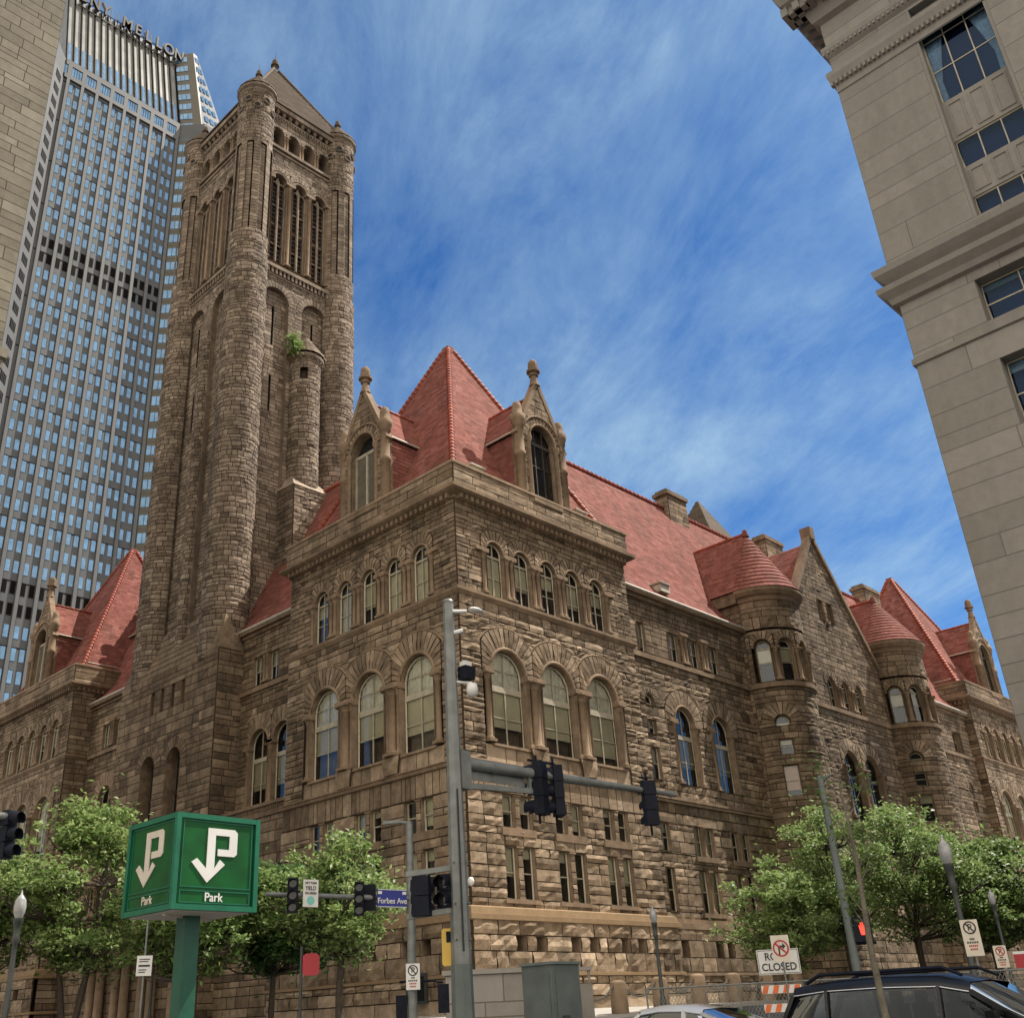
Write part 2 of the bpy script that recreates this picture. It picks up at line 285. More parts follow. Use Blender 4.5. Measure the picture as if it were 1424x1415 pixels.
# ------------------------------------------------------------------ masonry
def planar(u, z, d): return np.stack([u, d, z], -1)
def cylinder(r):
    def f(u, z, d):
        a = u/r; return np.stack([np.sin(a)*(r-d), -np.cos(a)*(r-d), z], -1)
    return f
def blk(M, surf, c, out, amp, tone, nu, nv, jt=0.024, d0=0.0):
    """one rock-faced block: corners c = (bl, br, tr, tl) in (u, z)"""
    (ax, az), (bx, bz), (cx, cz), (dx, dz) = c
    wu = max(math.hypot(bx-ax, bz-az), math.hypot(cx-dx, cz-dz)); wv = max(math.hypot(dx-ax, dz-az), math.hypot(cx-bx, cz-bz))
    if wu < 0.03 or wv < 0.03: return
    eu = min(0.3, jt/wu); ev = min(0.3, jt/wv)
    s = np.concatenate([[0], np.linspace(eu, 1-eu, nu+1), [1]]); t = np.concatenate([[0], np.linspace(ev, 1-ev, nv+1), [1]])
    SS, TT = np.meshgrid(s, t)
    if amp > 0 and nu > 1:
        jn = np.zeros_like(SS); jn[2:-2, 2:-2] = RNG.uniform(-0.3, 0.3, jn[2:-2, 2:-2].shape)/nu; SS = SS+jn
    U = (1-TT)*((1-SS)*ax+SS*bx)+TT*((1-SS)*dx+SS*cx); Z = (1-TT)*((1-SS)*az+SS*bz)+TT*((1-SS)*dz+SS*cz)
    D = np.full(U.shape, d0)
    h = RNG.uniform(0, 1, D[1:-1, 1:-1].shape)
    D[1:-1, 1:-1] -= out+amp*h
    if amp > 0:
        k = 0.45; D[1, 1:-1] += amp*k*h[0]; D[-2, 1:-1] += amp*k*h[-1]; D[1:-1, 1] += amp*k*h[:, 0]; D[1:-1, -2] += amp*k*h[:, -1]
    P = surf(U, Z, D).reshape(-1, 3); n = len(s); m = len(t)
    fs = []; tn = []
    for j in range(m-1):
        for i in range(n-1):
            fs.append((j*n+i, j*n+i+1, (j+1)*n+i+1, (j+1)*n+i)); tn.append(-1.0 if (i in (0, n-2) or j in (0, m-2)) else tone)
    M.add(P, fs, tn)
RNG = np.random.default_rng(5)
def half(h, z):
    uc, hw, z0, zs, Ro, clip = h
    if z < z0 or z > zs+Ro: return None
    if z <= zs: return hw
    return min(clip, math.sqrt(max(Ro*Ro-(z-zs)**2, 0)))
def wall(M, surf, u0, u1, z0, z1, course, bw, holes=(), out=0.03, amp=0.08, nu=3, nv=2, tone=(0.25, 0.75), tfun=None):
    """ashlar with openings. hole = (uc, half width, z0, zspring, ring outer radius, clip)"""
    br = {z0, z1}
    for h in holes:
        for z in (h[2], h[3], h[3]+h[4], h[3]+(math.sqrt(max(h[4]**2-h[5]**2, 0)) if h[4] > h[5] else 0)):
            if z0 < z < z1: br.add(round(z, 3))
    br = sorted(br); rows = []
    for a, b in zip(br, br[1:]):
        if b-a < 0.02: continue
        n = max(1, round((b-a)/course)); ws = np.array([rnd.uniform(0.6, 1.45) for _ in range(n)]); ws = ws/ws.sum()*(b-a); z = a
        for w in ws: rows.append((z, z+w)); z += w
    for k, (za, zb) in enumerate(rows):
        hs = []
        for h in sorted(holes, key=lambda q: q[0]):
            a = half(h, za+1e-3); b = half(h, zb-1e-3)
            if a is None and b is None: continue
            hs.append((h[0], a or 0.0, b or 0.0))
        eL = [(u0, u0)] if not callable(u0) else [(u0(za), u0(zb))]; eR = []
        for uc, a, b in hs:
            eR.append((uc-a, uc-b)); eL.append((uc+a, uc+b))
        eR.append((u1, u1) if not callable(u1) else (u1(za), u1(zb)))
        for (la, lb), (ra, rb) in zip(eL, eR):
            if ra-la < 0.03 and rb-lb < 0.03: continue
            if ra < la: ra = la = (ra+la)/2
            if rb < lb: rb = lb = (rb+lb)/2
            w = max(ra-la, rb-lb); n = max(1, round(w/(bw*rnd.uniform(0.8, 1.25))))
            cuts = [0.0]
            for _ in range(n): cuts.append(cuts[-1]+rnd.uniform(0.5, 1.6))
            cuts = [c/cuts[-1] for c in cuts]
            for p, q in zip(cuts, cuts[1:]):
                t = rnd.uniform(*tone)+rnd.uniform(-0.2, 0.2)*(rnd.random() < 0.3)+rnd.choice((-0.28, 0.25))*(rnd.random() < 0.08)
                if tfun: t += tfun((za+zb)/2)
                big = (q-p)*w
                blk(M, surf, ((la+(ra-la)*p, za), (la+(ra-la)*q, za), (lb+(rb-lb)*q, zb), (lb+(rb-lb)*p, zb)), out, amp*rnd.uniform(0.6, 1.2), max(t, 0.0), max(1, min(nu+1, round(big/0.32))) if nu > 1 else 1, nv)
def ring(M, surf, uc, zs, ri, ro, clip=99, n=13, out=0.06, amp=0.07, a0=0.0, a1=math.pi, tone=(0.3, 0.8), nr=3):
    for i in range(n):
        A, B = a1-(a1-a0)*i/n, a1-(a1-a0)*(i+1)/n
        def pt(t, r): return (uc+r*math.cos(t), zs+r*math.sin(t))
        def R(t): return max(ri+0.05, min(ro, clip/max(abs(math.cos(t)), 1e-4)))
        blk(M, surf, (pt(A, ri), pt(B, ri), pt(B, R(B)), pt(A, R(A))), out, amp, rnd.uniform(*tone), 1, nr, 0.03)
def arc(uc, zs, r, n=12): return [(uc-r*math.cos(math.pi*i/n), zs+r*math.sin(math.pi*i/n)) for i in range(n+1)]
def reveal(M, surf, uc, hw, z0, zs, arch, d0, d1, tone=0.5, nseg=12):
    pts = [(uc-hw, z0)]+(arc(uc, zs, hw, nseg) if arch else [(uc-hw, zs), (uc+hw, zs)])+[(uc+hw, z0)]
    n = len(pts); u = np.array([p[0] for p in pts]); z = np.array([p[1] for p in pts])
    P = np.concatenate([surf(u, z, np.full(n, d0)), surf(u, z, np.full(n, d1))])
    M.add(P, [(i, (i+1) % n, n+(i+1) % n, n+i) for i in range(n)], tone)
def archroll(M, surf, uc, zs, r, rad, d, tone=0.55):
    q = arc(uc, zs, r, 14); u = np.array([p[0] for p in q]); z = np.array([p[1] for p in q])
    M.tube([tuple(p) for p in surf(u, z, np.full(len(q), d))], rad, 6, tone)
def band(M, u0, u1, z0, z1, d, back=0.2, piece=1.6, tone=(0.35, 0.7), e=0.0):
    """moulded course projecting to depth d (negative = outwards)"""
    n = max(1, round((u1-u0)/piece)); w = (u1-u0)/n
    for i in range(n):
        M.box((u0+i*w+(0.004 if i else 0), d, z0), (u0+(i+1)*w-(0.004 if i < n-1 else 0), back, z1), rnd.uniform(*tone))
def rband(M, r, z0, z1, a0, a1, c=(0, 0), n=20, tone=0.5):
    M.lathe([(r-0.3, z0), (r, z0), (r, z1), (r-0.3, z1)], (c[0], c[1], 0), n, tone, 0, False, a0, a1)
def tiles(M, bl, br, tr, tl, course=0.31, tw=0.6, lift=0.016, tone=(0.22, 0.78)):
    """courses of clay tiles over a quad; each course laps over the one below"""
    bl, br, tr, tl = map(np.array, (bl, br, tr, tl)); nrm = np.cross(br-bl, (tl+tr)/2-bl); nrm = nrm/np.linalg.norm(nrm)
    if nrm[2] < 0: nrm = -nrm
    n = max(1, round(max(np.linalg.norm(tl-bl), np.linalg.norm(tr-br))*0.97/course))
    for i in range(n):
        a, b = i/n, (i+1)/n
        l0, r0_, l1, r1_ = bl+(tl-bl)*a, br+(tr-br)*a, bl+(tl-bl)*b, br+(tr-br)*b
        w = np.linalg.norm(r0_-l0); m = max(1, round(w/tw))
        for j in range(m):
            p, q = j/m, (j+1)/m; lf = nrm*(lift+rnd.uniform(-0.003, 0.005))
            M.add([l0+(r0_-l0)*p, l0+(r0_-l0)*q, l0+(r0_-l0)*q+lf, l0+(r0_-l0)*p+lf, l1+(r1_-l1)*q, l1+(r1_-l1)*p],
                  [(0, 1, 2, 3), (3, 2, 4, 5)], [0.25, rnd.uniform(*tone)])
def ridge_tiles(M, p, q, r=0.19, step=0.5):
    p, q = Vector(p), Vector(q); d = q-p; n = max(2, round(d.length/step))
    for i in range(n):
        a = p+d*(i/n); b = p+d*((i+1.12)/n)
        M.tube([a, a+(b-a)*0.5, b], [r*1.12, r*1.0, r*0.72], 7, rnd.uniform(0.2, 0.8))
def finial(M, x, y, z, s=1.0, tone=0.4):
    M.lathe([(0.0, -0.9), (0.40, -0.9), (0.30, -0.6), (0.24, -0.25), (0.24, -0.08), (0.34, -0.06), (0.34, 0.06), (0.28, 0.08), (0.28, 0.16), (0.48, 0.24), (0.48, 0.40), (0.35, 0.46), (0.35, 0.86), (0.31, 1.06), (0.2, 1.22), (0.0, 1.28)], (0, 0, 0), 10, tone, 0, False)
    M.V[-1] = M.V[-1]*s+np.array([x, y, z])

class Parts:
    """collects pieces that each become a part of their own"""
    def __init__(s, mat_): s.L = []; s.m = mat_
    def __call__(s, name): m = MB(); s.L.append((name, m)); return m
    def build(s, parent, mx=None): return [m.build(n, s.m, parent, mx) for n, m in s.L]

# ------------------------------------------------------------------ windows
WC = {}
def win_outline(w, h, arch, g=0.0):
    hw = w/2-g
    return [(-hw, g)]+(arc(0, h, hw, 10) if arch else [(-hw, h-g), (hw, h-g)])+[(hw, g)]
def window(parent, mx, uc, z0, w, h, arch=False, rec=0.55, name='window', fr='wood', blind=0.0, curtain=False, transom=(), mull=1, thick=0.2, solid=None, room='dark'):
    """frame mesh with a painted dark backing behind; pane, blind and curtain are its sub-parts. h = height to the spring of an arch"""
    key = (w, h, arch, fr, transom, mull, thick, room)
    if key not in WC:
        M = MB(); o = win_outline(w, h, arch, 0.045); pts = [(u, 0, z) for u, z in o]
        M.tube(pts+[pts[0]], 0.06, 4, 0.5, 0, False, False)
        top = h+w/2 if arch else h
        for k in range(mull):
            u = -w/2+w*(k+1)/(mull+1); zt = h+math.sqrt(max((w/2)**2-u*u, 0)) if arch else h
            M.box((u-0.028, -0.035, 0.02), (u+0.028, 0.03, zt-0.03))
        for z in transom:
            hw = w/2 if z < h or not arch else math.sqrt(max((w/2)**2-(z-h)**2, 0.01))
            tk = thick if z == transom[0] else 0.045
            M.box((-hw+0.02, -0.05 if tk > 0.1 else -0.03, z-tk/2), (hw-0.02, 0.03, z+tk/2))
        b = win_outline(w*1.05, h, arch)
        M.add([(u, 0.42, z) for u, z in b]+[(u, 0.02, z) for u, z in b], [tuple(range(len(b)))]+[(i, (i+1) % len(b), len(b)+(i+1) % len(b), len(b)+i) for i in range(len(b))], 0.5, False, 1)
        P = MB(); P.add([(u, 0.012, z) for u, z in win_outline(w, h, arch, 0.05)], [tuple(range(len(o)))[::-1]])
        WC[key] = (M.mesh(name, [fr, room]), P.mesh('pane', 'glassblue' if room == 'bluedark' else 'glass'))
    me, pm = WC[key]
    o = link(me, name, parent, mx @ Matrix.Translation((uc, rec, z0)))
    link(pm, 'pane', o)
    if blind > 0:
        bt = transom[0]-0.05 if (transom and thick > 0.1) else h; zb = bt*(1-blind)
        kb = ('b', w, round(bt, 2), round(zb, 2), solid)
        if kb not in WC:
            B = MB(); B.add([(-w/2+0.04, 0.10, zb), (w/2-0.04, 0.10, zb), (w/2-0.04, 0.10, bt), (-w/2+0.04, 0.10, bt)], [(0, 1, 2, 3)]); B.box((-w/2+0.05, 0.085, zb-0.03), (w/2-0.05, 0.115, zb)); WC[kb] = B.mesh('blind', solid or 'blind')
        link(WC[kb], 'blind', o)
    if curtain:
        kb = ('c', w, h, transom)
        if kb not in WC:
            B = MB(); zt = transom[0]+0.08; n = 26
            vs = []; fs = []
            for i in range(n+1):
                u = (-w/2+0.05)+(w-0.1)*i/n; top = h+math.sqrt(max((w/2-0.05)**2-u*u, 0)) if arch else h-0.05
                d = 0.11+0.03*math.sin(i*1.9)+rnd.uniform(-0.01, 0.01); vs += [(u, d, zt), (u, d, max(top, zt+0.01))]
            B.add(vs, [(2*i, 2*i+2, 2*i+3, 2*i+1) for i in range(n)], 0.5, True); WC[kb] = B.mesh('curtain', 'curtain')
        link(WC[kb], 'curtain', o)
    return o
CC = {}
def column(parent, mx, u, d, z0, z1, r, name='colonette'):
    k = (round(z1-z0, 3), r)
    if k not in CC:
        M = MB(); h = z1-z0; b = min(0.28, h*0.1); c = min(0.42, h*0.16)
        M.box((-r*1.6, -r*1.6, 0), (r*1.6, r*1.6, b*0.5)); M.lathe([(r*1.5, b*0.5), (r*1.5, b*0.75), (r*1.15, b), (r, b*1.15), (r, h-c), (r*1.2, h-c*0.95), (r*1.1, h-c*0.85), (r*1.35, h-c*0.55), (r*1.7, h-c*0.3), (r*1.75, h-c*0.22)], (0, 0, 0), 10)
        M.box((-r*1.9, -r*1.9, h-c*0.24), (r*1.9, r*1.9, h)); CC[k] = M.mesh(name, 'dress')
    return link(CC[k], name, parent, mx @ Matrix.Translation((u, d, z0)))
def rect_profile(M, x0, y0, x1, y1, prof, tone=0.5):
    vs = []
    for p, z in prof: vs += [(x0-p, y0-p, z), (x1+p, y0-p, z), (x1+p, y1+p, z), (x0-p, y1+p, z)]
    fs = [(i*4+j, i*4+(j+1) % 4, (i+1)*4+(j+1) % 4, (i+1)*4+j) for i in range(len(prof)-1) for j in range(4)]
    M.add(vs, fs, [tone+rnd.uniform(-0.12, 0.12) for _ in fs])

# ------------------------------------------------------------------ the courthouse
CH = thing('courthouse', 'brown rusticated stone courthouse with red tiled roofs and a tall square bell tower', 'courthouse', (0, 0, 0))
PW, LL, WW = 15.2, 61.0, 85.1          # pavilion width, west front, south front
ID = Matrix.Identity(4)

def dormer(mx, uc, back=6.0, louvre=False, zb=27.6, rough=0.06):
    """gabled stone dormer with side piers; the tiled roof runs back into the pyramid"""
    hw, zs, za = 2.05, 33.3, 37.3
    sf = lambda u, z, d: planar(u, z, d-0.12)
    M = MB(); h = [(uc, 1.12, 28.7, 33.0, 1.8, 99)]
    wall(M, sf, uc-hw, uc+hw, zb, zs, 0.42, 0.9, h, 0.03, rough, 2, 1, (0.3, 0.7))
    el = lambda z: uc-hw*(1-(z-zs)/(za-zs)); er = lambda z: uc+hw*(1-(z-zs)/(za-zs))
    wall(M, sf, el, er, zs, za-0.35, 0.42, 0.9, h, 0.03, rough, 2, 1, (0.3, 0.7))
    ring(M, sf, uc, 33.0, 1.18, 1.8, 99, 15, 0.07, rough)
    reveal(M, sf, uc, 1.14, 28.7, 33.0, True, -0.1, 0.7)
    for s in (-1, 1): M.box((uc+s*hw-0.02, -0.10, zb), (uc+s*hw+0.02, 0.5, zs), 0.4)      # cheeks near the face
    o = M.build('dormer', 'stone', CH, mx)
    T = Parts('dress')
    for s in (-1, 1):
        T('gable_coping').bar((uc+s*(hw+0.22), 0.05, zs-0.35), (uc, 0.05, za+0.25), 0.5, 0.28, 0.45)
        T('pier').lathe([(0.31, zb), (0.31, 31.4), (0.37, 31.45), (0.37, 31.7), (0.31, 31.75), (0.31, 33.5), (0.37, 33.55), (0.37, 33.75), (0.45, 33.9), (0.52, 34.3), (0.33, 34.35), (0.33, 34.8), (0.25, 35.2), (0, 35.4)], (uc+s*(hw-0.08), 0.0, 0), 12, 0.42)
        T('colonette').lathe([(0.14, 28.6), (0.14, 32.6), (0.24, 32.8), (0.24, 33.05)], (uc+s*1.3, -0.16, 0), 8, 0.5)
    T('sill').box((uc-1.3, -0.35, 28.45), (uc+1.3, 0.5, 28.7), 0.5)
    archroll(T('arch_moulding'), sf, uc, 33.0, 1.2, 0.09, -0.1); archroll(T('arch_moulding'), sf, uc, 33.0, 1.78, 0.08, -0.1)
    T.build(o)
    F = MB(); finial(F, uc, 0.05, 38.15, 0.95); F.build('finial', 'dress', o)
    Rf = MB(); zr = 36.7; ze = 33.2
    for s in (-1, 1): tiles(Rf, (uc+s*(hw+0.1), 0.25, ze), (uc+s*(hw+0.1), back-1.6, ze), (uc, back, zr), (uc, 0.25, zr))
    for s in (-1, 1): tiles(Rf, (uc+s*hw, 0.4, 28.9), (uc+s*hw, 0.9, 28.9), (uc+s*hw, back-1.6, ze-0.1), (uc+s*hw, 0.4, ze-0.1), 0.3)
    Rf.build('dormer_roof', 'tile', o)
    Fl = Parts('lead')
    for s in (-1, 1): Fl('flashing').tube([(uc+s*(hw+0.12), back-1.75, ze-0.02), (uc+s*0.15, back-0.1, zr-0.05)], 0.07, 5, 0.5); Fl('eave_gutter').tube([(uc+s*(hw+0.2), 0.3, ze-0.03), (uc+s*(hw+0.2), back-1.7, ze-0.03)], 0.07, 6)
    Fl.build(o)
    G = MB(); ridge_tiles(G, (uc, 0.3, zr+0.02), (uc, back-0.5, zr+0.02), 0.12, 0.45)
    G.build('ridge_tiles', 'ridge', o)
    Wn = MB()
    if louvre:
        for s in (-1, 1):
            for k in range(26): z = 28.95+k*0.15; Wn.box((uc+s*0.54-0.44, 0.20, z), (uc+s*0.54+0.44, 0.32, z+0.045), 0.5, 0)
        Wn.box((uc-0.08, 0.16, 28.7), (uc+0.08, 0.36, 32.9), 0.5, 2)
        for s in (-1, 1): Wn.box((uc+s*1.04-0.06, 0.16, 28.7), (uc+s*1.04+0.06, 0.36, 32.9), 0.5, 2)
        Wn.box((uc-1.1, 0.16, 32.78), (uc+1.1, 0.36, 32.98), 0.5, 2)
        Wn.add([(uc+u, 0.45, z) for u, z in [(-1.14, 28.7), (1.14, 28.7)]+arc(0, 33.0, 1.14)[::-1]], [tuple(range(15))], 0.5, False, 1)
        Wn.build('louvred_window', ['louvre', 'dark', 'wood'], o)
    else:
        w = window(o, ID, uc, 28.7, 2.26, 4.3, True, 0.18, 'arched_window', 'darkframe', 0, False, (4.2, 2.6), 2, 0.22)
    return o

def pav_face(mx, u0, u1, c, dirn, main, rough):
    """one front of a corner pavilion in its (u, depth, z) frame; c = centre line, dirn mirrors the window order"""
    M = MB(); T = Parts('dress'); sf0 = planar
    # rock-faced base with small slit windows
    sfb = lambda u, z, d: planar(u, z, d-0.42)
    offs = [c+k*4.0+s*0.71 for k in (-1, 0, 1) for s in (-1, 1)]
    hb = [(u, 0.38, 3.4, 4.1, 0, 99) for u in offs]
    wall(M, sfb, u0-0.42, u1+0.42, 0.2, 1.45, 0.65, 2.2, (), 0.02, 0.0, 1, 1, (0.75, 0.95))
    wall(M, sfb, u0-0.42, u1+0.42, 1.45, 2.35, 0.5, 1.3, (), 0.05, rough*2.2, 3, 2, (0.4, 0.85))
    wall(M, sfb, u0-0.42, u1+0.42, 2.5, 4.75, 0.66, 1.25, hb, 0.06, rough*2.4, 3, 3, (0.3, 0.8))
    for u in offs:
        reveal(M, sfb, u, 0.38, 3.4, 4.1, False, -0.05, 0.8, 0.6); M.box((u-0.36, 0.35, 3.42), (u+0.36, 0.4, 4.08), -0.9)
    # first two storeys, large blocks
    pr = [c+k*4.02 for k in (-1, 0, 1)]
    h1 = []
    for p in pr:
        for s in (-1, 1): h1 += [(p+s*0.64, 0.45, 9.1, 10.75, 0, 99), (p+s*0.64, 0.45, 5.75, 8.25, 0, 99)]
    wall(M, lambda u, z, d: planar(u, z, d-0.06), u0-0.06, u1+0.06, 5.35, 10.8, 0.5, 1.25, h1, 0.05, rough*1.7, 3, 2)
    for h in h1: reveal(M, sf0, h[0], h[1], h[2], h[3], False, -0.12, 0.6, 0.55)
    wall(M, lambda u, z, d: planar(u, z, d-0.04), u0-0.04, u1+0.04, 10.8, 12.0, 1.2, 0.7, (), 0.04, 0.02, 1, 1, (0.4, 0.7))
    for p in pr:
        for z0, z1 in ((5.75, 8.25), (9.1, 10.75)):
            column(CH, mx, p, 0.08, z0, z1, 0.13)
            for s in (-1, 1):
                window(CH, mx, p+s*0.64, z0, 0.88, z1-z0, False, 0.14, 'sash_window', 'wood', rnd.choice([0, 0.2, 0.45, 0.55, 0.8]), False, ((z1-z0)*0.5,), 0, 0.06)
        T('sill').box((p-1.25, -0.2, 5.55), (p+1.25, 0.5, 5.75), 0.55); T('sill').box((p-1.25, -0.2, 8.72), (p+1.25, 0.5, 9.1), 0.45)
    # tall arched storey
    ar = [c+k*4.02 for k in (-1, 0, 1)]
    h2 = [(a, 1.32, 13.25, 17.1, 2.62, 2.01) for a in ar]
    wall(M, sf0, u0, u1, 12.3, 21.0, 0.37, 0.95, [(a, 1.98, 12.3, 13.25, 0, 99) for a in ar]+[(a, 2.0 if i == 1 else 1.95, 13.25, 17.1, 2.62, 2.01) for i, a in enumerate(ar)], 0.04, rough*1.5, 3, 2, (0.25, 0.75))
    for a in ar:
        ring(M, sf0, a, 17.1, 1.45, 2.62, 2.005, 19, 0.09, rough*1.5)
        wall(M, sf0, a-1.95, a+1.95, 12.3, 13.2, 0.9, 1.4, (), 0.0, 0.0, 1, 1, (0.7, 0.9))
        reveal(M, sf0, a, 1.36, 13.25, 17.1, True, -0.12, 0.62, 0.55)
        archroll(T('arch_moulding'), sf0, a, 17.1, 1.42, 0.11, -0.06); archroll(T('arch_moulding'), sf0, a, 17.1, 2.66, 0.06, -0.04)
        window(CH, mx, a, 13.25, 2.62, 3.85, True, 0.3, 'arched_window', 'wood', rnd.choice([0.3, 0.5, 0.65, 0.8]), True, (3.05, 1.5, 4.1), 1, 0.32)
        T('sill').box((a-1.45, -0.14, 13.12), (a+1.45, 0.55, 13.25), 0.6)
    for k in range(4):                       # clustered shafts between the arches
        p = c-6.03+k*4.02; edge = k in (0, 3); s = 1 if k == 0 else -1
        if edge:
            column(CH, mx, p+s*0.43, 0.02, 13.3, 17.0, 0.17); T('impost').box((p+s*0.1, -0.22, 16.98), (p+s*0.72, 0.4, 17.25), 0.6)
        else:
            for q, r, d in ((-0.44, 0.16, 0.06), (0, 0.25, -0.05), (0.44, 0.16, 0.06)): column(CH, mx, p+q, d, 13.3, 17.0, r)
            M.box((p-0.62, 0.12, 12.5), (p+0.62, 0.7, 17.2), 0.6); T('impost').box((p-0.74, -0.32, 16.98), (p+0.74, 0.4, 17.25), 0.6)
            blk(M, lambda u, z, d: planar(u, z, d-0.12), ((p-0.55, 12.3), (p+0.55, 12.3), (p+0.72, 13.28), (p-0.72, 13.28)), 0.1, rough*2, 0.6, 3, 2); M.box((p-0.6, -0.1, 12.32), (p+0.6, 0.3, 13.26), 0.5)
    # upper storey, five small arches
    up = [c+k*2.25 for k in (-2, -1, 0, 1, 2)]
    h3 = [(a, 1.12, 21.4, 24.05, 1.45, 1.126) for a in up]
    wall(M, sf0, u0, u1, 21.4, 26.7, 0.31, 0.8, [(a, (1.12 if 0 < i < 4 else 1.1), 21.4, 24.05, 1.45, 1.126) for i, a in enumerate(up)], 0.03, rough*1.3, 3, 1, (0.2, 0.65))
    for i, a in enumerate(up):
        ring(M, sf0, a, 24.05, 0.72, 1.45, 1.12, 13, 0.06, rough)
        reveal(M, sf0, a, 0.70, 21.4, 24.05, True, -0.08, 0.5, 0.5)
        archroll(T('arch_moulding'), sf0, a, 24.05, 0.74, 0.07, -0.05)
        window(CH, mx, a, 21.4, 1.36, 2.65, True, 0.2, 'arched_window', 'wood', rnd.choice([0.35, 0.6, 0.8, 1.0]), False, (2.5, 1.2), 1, 0.10)
    for k in range(6):
        p = c-5.625+k*2.25; M.box((p-0.42, 0.10, 21.4), (p+0.42, 0.6, 24.1), 0.55)
        for q in ((-0.19, 0.19) if 0 < k < 5 else ((0.2,) if k == 0 else (-0.2,))): column(CH, mx, p+q, -0.02, 21.45, 23.95, 0.13)
        T('impost').box((p-0.5, -0.22, 23.93), (p+0.5, 0.3, 24.14), 0.55)
        if k in (0, 5): M.box((p-0.42+(0 if k == 0 else 0), 0.06, 21.4), (p+0.42, 0.3, 24.1), 0.5)
    M.build('wall', 'stone', CH, mx); T.build(CH, mx)

def pavilion(x, y, faces, c=7.5, main=True, rough=0.075):
    x1, y1 = x+PW, y+PW
    for f in faces:
        if f == 'S': pav_face(frame(x, y, 0), 0, PW, c, 1, main, rough)
        if f == 'W': pav_face(frame(x, y, -90), -PW, 0, -c+0.1, -1, main, rough)
    B = MB()
    if 'S' not in faces or y > 10:
        B2 = MB(); wall(B2, planar, 0, PW, 0.5, 26.7, 0.42, 1.1, (), 0.03, rough, 2, 1); B2.build('wall', 'stone', CH, frame(x, y, 0))
    if 'W' not in faces:
        B2 = MB(); wall(B2, planar, -PW, 0, 0.5, 26.7, 0.42, 1.1, (), 0.03, rough, 2, 1); B2.build('wall', 'stone', CH, frame(x, y, -90))
    B.box((x+0.7, y+0.7, 0), (x1, y1, 27), 0.3); B.build('inner_wall', 'stone', CH)
    F = Parts('fascia'); rect_profile(F('base_moulding'), x, y, x1, y1, [(0.42, 4.7), (0.62, 4.75), (0.62, 4.98), (0.50, 5.0), (0.46, 5.3), (0.30, 5.36), (0.0, 5.4)], 0.6)
    rect_profile(F('base_moulding'), x, y, x1, y1, [(0.42, 2.33), (0.58, 2.36), (0.58, 2.5), (0.42, 2.53)], 0.6); F.build(CH)
    K = Parts('dress'); rect_profile(K('string_course'), x, y, x1, y1, [(0.0, 11.98), (0.22, 12.0), (0.26, 12.12), (0.15, 12.18), (0.22, 12.24), (0.2, 12.3), (0.0, 12.36)], 0.4)
    rect_profile(K('string_course'), x, y, x1, y1, [(0.0, 20.95), (0.10, 21.0), (0.22, 21.2), (0.22, 21.36), (0.0, 21.42)], 0.45)
    K.build(CH)
    Cn = MB(); rect_profile(Cn, x, y, x1, y1, [(0.0, 26.6), (0.15, 26.65), (0.15, 26.8), (0.5, 27.0), (0.62, 27.1), (0.62, 27.28), (0.3, 27.4)], 0.35)
    nd = int(PW/0.42)
    for i in range(nd):
        p = (i+0.5)*PW/nd
        Cn.box((x+p-0.1, y-0.42, 26.62), (x+p+0.1, y, 26.9), 0.35); Cn.box((x-0.42, y+p-0.1, 26.62), (x, y+p+0.1, 26.9), 0.35)
    Cn.build('cornice', 'dress', CH)
    Pp = MB()
    for fr, a, b in ((frame(x, y, 0), 0, PW), (frame(x, y, -90), -PW, 0), (frame(x1, y, 90), 0, PW), (frame(x1, y1, 180), 0, PW)):
        Q = MB(); wall(Q, lambda u, z, d: planar(u, z, d-0.25), a-0.25, b+0.25, 27.3, 28.75, 0.48, 1.8, (), 0.03, 0.05, 2, 2, (0.35, 0.75)); Q.build('parapet', 'stone', CH, fr)
    rect_profile(Pp, x, y, x1, y1, [(0.3, 28.7), (0.36, 28.75), (0.36, 28.9), (-0.6, 29.12), (-0.9, 29.0)], 0.65); Pp.build('coping', 'dress', CH)
    e = 0.75; z0, z1 = 29.0, 43.9; cx, cy = x+PW/2, y+PW/2; q = 0.25
    Rf = MB(); cs = [(x+e, y+e, z0), (x1-e, y+e, z0), (x1-e, y1-e, z0), (x+e, y1-e, z0)]; ts = [(cx-q, cy-q, z1), (cx+q, cy-q, z1), (cx+q, cy+q, z1), (cx-q, cy+q, z1)]
    for i in range(4):
        j = (i+1) % 4; tiles(Rf, cs[i], cs[j], ts[j], ts[i])
    Rf.box((cx-0.4, cy-0.4, z1-0.25), (cx+0.4, cy+0.4, z1+0.3), 0.5, 0, 0.1)
    ro = Rf.build('roof', 'tile', CH)
    H = Parts('ridge')
    for i in range(4): ridge_tiles(H('ridge_tiles'), (cs[i][0], cs[i][1], z0+0.05), (ts[i][0], ts[i][1], z1), 0.19, 0.42)
    H.build(ro)
    G = Parts('lead')
    for a, b in (((x+1.3, y+0.95, 29.55), (x1-1.3, y+0.95, 29.55)), ((x+0.95, y+1.3, 29.55), (x+0.95, y1-1.3, 29.55))): G('snow_rail').tube([a, b], 0.05, 6)
    G.build(ro)
    if main:
        dormer(frame(x, y, 0), 7.85, 4.9, False, rough=rough)
        dormer(frame(x, y, -90), -7.8, 4.9, True, rough=rough*0.8)

pavilion(0, 0, 'SW')
pavilion(0, LL-PW, 'W', 7.2, True, 0.06)
pavilion(WW-PW, 0, 'S', 7.4, True, 0.06)

